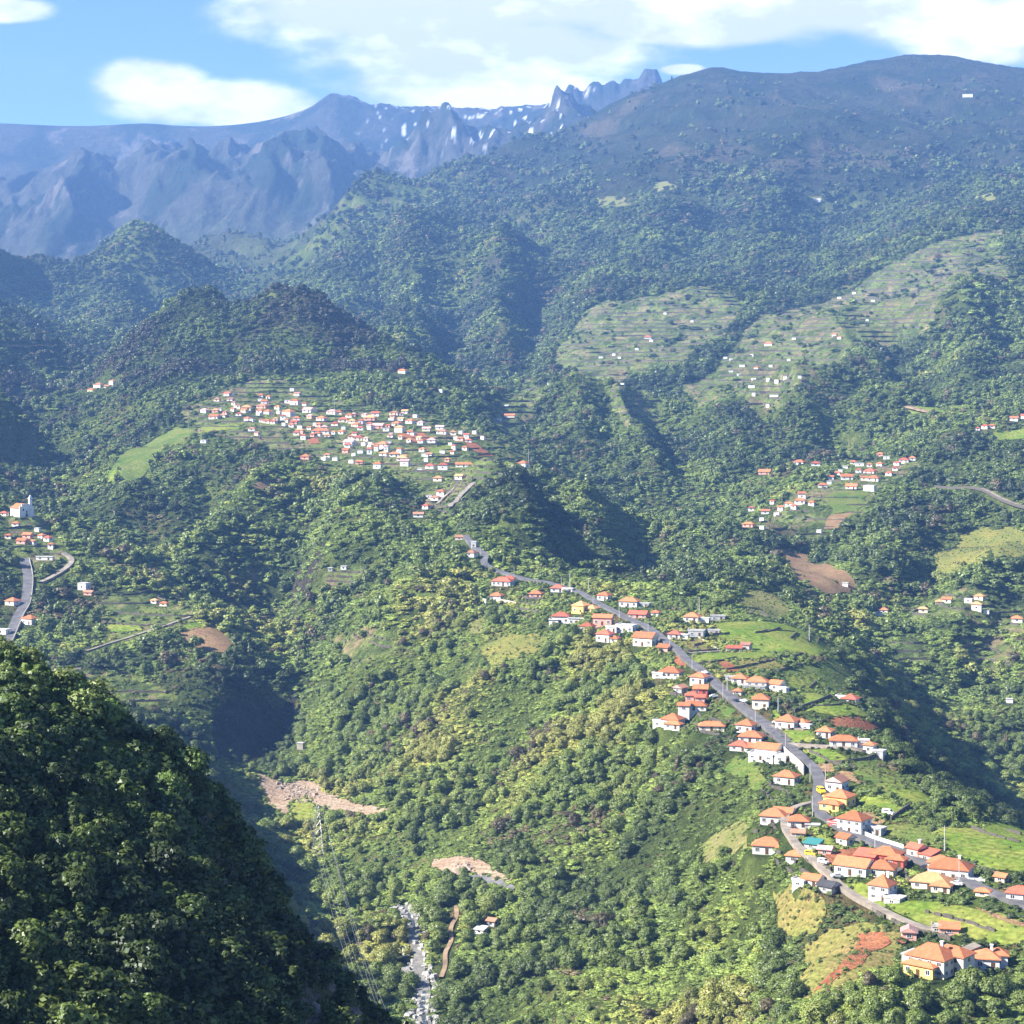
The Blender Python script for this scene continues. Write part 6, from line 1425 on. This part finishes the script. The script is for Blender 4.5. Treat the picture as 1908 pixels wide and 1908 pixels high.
# ---------------------------------------------------------------- power line, poles, vehicles
def pylon(px, py, h, yaw, label, dmin):
    p = hit(px, py, dmin); r = empty('pylon', (p[0], p[1], p[2]-.5), yaw); tag(r, label, 'pylon', None)
    w0, w1 = h*.11, h*.022
    legs = [(-1,-1),(1,-1),(1,1),(-1,1)]
    for a, b in legs:
        m = MB(); m.tube((a*w0,b*w0,0),(a*w1,b*w1,h),.13,.09,4); m.build('leg', M['metal'], r)
    m = MB(); n = 7
    for k in range(n):
        t0, t1 = k/n, (k+1)/n; s0 = w0+(w1-w0)*t0; s1 = w0+(w1-w0)*t1
        for q in range(4):
            a, b = legs[q], legs[(q+1)%4]
            m.tube((a[0]*s0,a[1]*s0,h*t0),(b[0]*s1,b[1]*s1,h*t1),.06,.06,3)
    m.build('lattice', M['metal'], r)
    arms = []
    for z, L_ in ((h*.72,h*.17),(h*.84,h*.14),(h*.95,h*.11)):
        m = MB(); m.tube((-L_,0,z),(L_,0,z),.10,.10,4); m.tube((-L_,0,z),(0,0,z+h*.05),.06,.06,3); m.tube((L_,0,z),(0,0,z+h*.05),.06,.06,3); m.build('cross_arm', M['metal'], r)
        for sgn in (-1,1):
            m = MB(); m.tube((sgn*L_,0,z-.1),(sgn*L_,0,z-1.4),.10,.10,5); m.build('insulator', M['glass'], r); arms.append((sgn*L_, z-1.4))
    c, s = math.cos(yaw), math.sin(yaw)
    SPOTS.append((p[0], p[1], 5))
    return [Vector((p[0]+x*c, p[1]+x*s, p[2]-.5+z)) for x, z in arms]
A = pylon(592,1592,24,math.radians(12),'grey lattice pylon standing beside the river shadow',900)
B = [Vector((-14+1.6*(k%2)+.4*k, 520, -205+1.9*k)) for k in range(6)]
# the lines run from the pylon down the valley and out of the picture
for k, (a, b) in enumerate(zip(A, B)):
    pts = []; n = 26
    for i in range(n+1):
        t = i/n; p = a.lerp(b, t); p.z -= 4*14*t*(1-t); pts.append(p)
    m = MB()
    for p, q in zip(pts[:-1], pts[1:]): m.tube(p, q, .03, .03, 4)
    tag(m.build('power_line', M['cable'], None), f'thin pale power line from the '+['lower left','lower right','middle left','middle right','upper left','upper right'][k]+' arm of the lattice pylon', 'power line', 'power lines of the valley pylon')
def pole(px, py, h, label, dmin, arm=True):
    p = hit(px, py, dmin); r = empty('utility_pole', (p[0], p[1], p[2]-.4)); tag(r, label, 'pole')
    m = MB(); m.tube((0,0,0),(0,0,h),.22,.13,8); m.build('shaft', M['pole'], r)
    if arm: m = MB(); m.tube((-1.0,0,h-.6),(1.0,0,h-.6),.07,.07,5); m.build('cross_arm', M['metal'], r)
for a in [(1062,1101,11,'tall pale pole beside the white terrace house',900),(1303,1150,12,'slim concrete pole behind the white house by the meadow corner',850),(1508,1196,10,'lone pole standing at the far rim of the bright meadow',900),(1538,1470,10,'pole at the hairpin above the yellow villa',700),(1760,1585,9,'pole in the green field behind the large villa',600),(985,868,16,'tall mast beside the lone chapel like house',1500),(623,765,14,'thin mast above the far shoulder village',1500),(1450,1330,8,'pole beside the cream house with red balcony',800),(1097,1100,8,'short pole on the upper ridge road',900),(1355,1290,8,'pole beside the straight village road',820)]:
    pole(*a)
ORD = 'first second third fourth fifth sixth seventh eighth ninth tenth eleventh twelfth thirteenth fourteenth fifteenth sixteenth seventeenth eighteenth nineteenth twentieth'.split()
for kk_, k in enumerate(range(12, len(R1[0])-10, 13)):
    x, y = R1[0][k]-R1[1][k]*3.6; r = empty('utility_pole', (x, y, R1[2][k]-1.0)); tag(r, f'{ORD[min(kk_, 19)]} slim pole along the ridge village road, counted from its upper end', 'pole', 'poles along the ridge village road')
    m = MB(); m.tube((0,0,0),(0,0,7.5),.14,.09,6); m.build('shaft', M['pole'], r); m = MB(); m.tube((0,0,7.2),(1.3,.2,7.6),.05,.05,4); m.build('lamp_arm', M['metal'], r)
_cars = {}
def car_mesh(kind):
    if kind in _cars: return _cars[kind]
    # side profile swept across the width, cabin narrower than body
    prof = [(-2.05,.35),(-2.1,.75),(-1.95,.92),(-1.35,.98),(-.75,1.42),(.65,1.46),(1.35,1.0),(2.0,.86),(2.1,.6),(2.05,.35)]
    if kind == 'van': prof = [(-2.2,.35),(-2.25,1.0),(-2.2,1.9),(-1.9,2.0),(.9,2.0),(1.5,1.2),(2.2,1.05),(2.3,.7),(2.25,.35)]
    n = len(prof); v = []
    for y in (-.85,.85):
        for x, z in prof: v.append((x, y*(1-.16*max(0,z-.95)), z))
    f = [tuple(range(n-1,-1,-1)), tuple(range(n,2*n))]+[(k,(k+1)%n,n+(k+1)%n,n+k) for k in range(n)]
    g = MB()
    if kind == 'van': g.box(.95,1.3,-.72,.72,1.3,1.9); g.box(-1.8,.8,-.87,.87,1.35,1.75)
    else: g.box(-1.0,.95,-.83,.83,1.02,1.34); g.box(-.6,.5,-.8,.8,1.0,1.43)
    w = []
    me = mesh('wheel', *(lambda b: (b.v, b.f))((lambda b: (b.tube((0,-.1,0),(0,.1,0),.33,.33,10), b)[1])(MB())), M['dark'])
    _cars[kind] = (mesh('body', v, f), mesh('side_window', g.v, g.f, M['glass']), me); return _cars[kind]
_paint = {}
def car(px, py, yaw, col, label, dmin, kind='car', lift=1.0, scale=1.0):
    p = hit(px, py, dmin); r = empty('parked_car' if kind == 'car' else 'parked_van', (p[0], p[1], p[2]+lift), math.radians(yaw)); r.scale = (scale,)*3
    tag(r, label, 'car' if kind == 'car' else 'van')
    b, g, w = car_mesh(kind)
    if col not in _paint: _paint[col] = mat('car_paint', col, .35, 0, 1, .5)
    bb = b.copy(); bb.materials.append(_paint[col]); link('body', bb, r); link('window', g, r)
    for x in (-1.3,1.3):
        for y in (-.82,.82): o = link('wheel', w, r); o.location = (x,y,.33)
W_ = (.75,.75,.74)
car(1313,1259,-70,W_,'white car parked beside the white cube house at the road',800)
car(1371,1312,-70,(.02,.025,.05),'dark blue car standing on the straight village road',800)
car(1386,1312,-60,W_,'white car parked in front of the cream house with red balcony',800)
car(1447,1352,-10,W_,'white car parked beside the drive of the white house',780)
car(1330,1303,10,W_,'white car hidden in the garden of the red walled house',800)
car(1530,1484,-80,(.75,.55,.03),'yellow van turning at the hairpin beside the yellow villa',680,'van',1.2,1.25)
car(1510,1597,-30,(.70,.50,.04),'small yellow van beside the lane and the green roofed shed',620,'van',.6,.9)
car(1534,1612,-50,W_,'white van parked on the red soil beside the lane',600,'van',.6,.9)
car(1560,1640,10,W_,'white car parked on the lane below the white gabled house',600)
car(1782,1655,-20,W_,'white car parked beside the peach roofed house',580)
car(1052,1104,0,W_,'white car on the terrace beside the tall pale pole',900)
car(1655,1520,-40,W_,'white van on the terrace behind the big white house',640,'van',.5)
car(1725,1625,-25,(.03,.03,.035),'black car parked in front of the large villa on the road',580)
def ramp():
    p = hit(1765, 1806, 560); a = math.radians(-40)
    m = MB(); 
    m.add([(0,0,-6),(15,6,-6),(15,10.5,-6),(0,4,-6),(0,0,.2),(15,6,1.6),(15,10.5,1.6),(0,4,.2)], BOXF)
    r = m.build('concrete_ramp', M['concrete'], None, (p[0], p[1], p[2]+2.6)); r.rotation_euler = (0,0,math.radians(18)); tag(r, 'pale concrete ramp curving between the biggest villa and the white house', 'ramp')
ramp()
# ---------------------------------------------------------------- air: blue haze filling the valley
def build_haze():
    z0 = float(Zg.min())-5; z1 = float(Zg.max())+60
    w = 6500.0
    me = mesh('haze', boxv(-w, w, -300, 12500, z0, z1), BOXF)
    m = bpy.data.materials.new('valley_haze'); m.use_nodes = True; nt = m.node_tree; nt.nodes.remove(nt.nodes['Principled BSDF'])
    pv = nt.nodes.new('ShaderNodeVolumePrincipled'); pv.inputs['Color'].default_value = (.25,.49,1.0,1); pv.inputs['Density'].default_value = HAZE; pv.inputs['Anisotropy'].default_value = 0.1
    nt.links.new(pv.outputs[0], nt.nodes['Material Output'].inputs['Volume'])
    me.materials.append(m)
    tag(link('haze', me), 'pale blue haze filling the valley and veiling the far mountains', kind='stuff')
HAZE = 0.68e-4
build_haze()
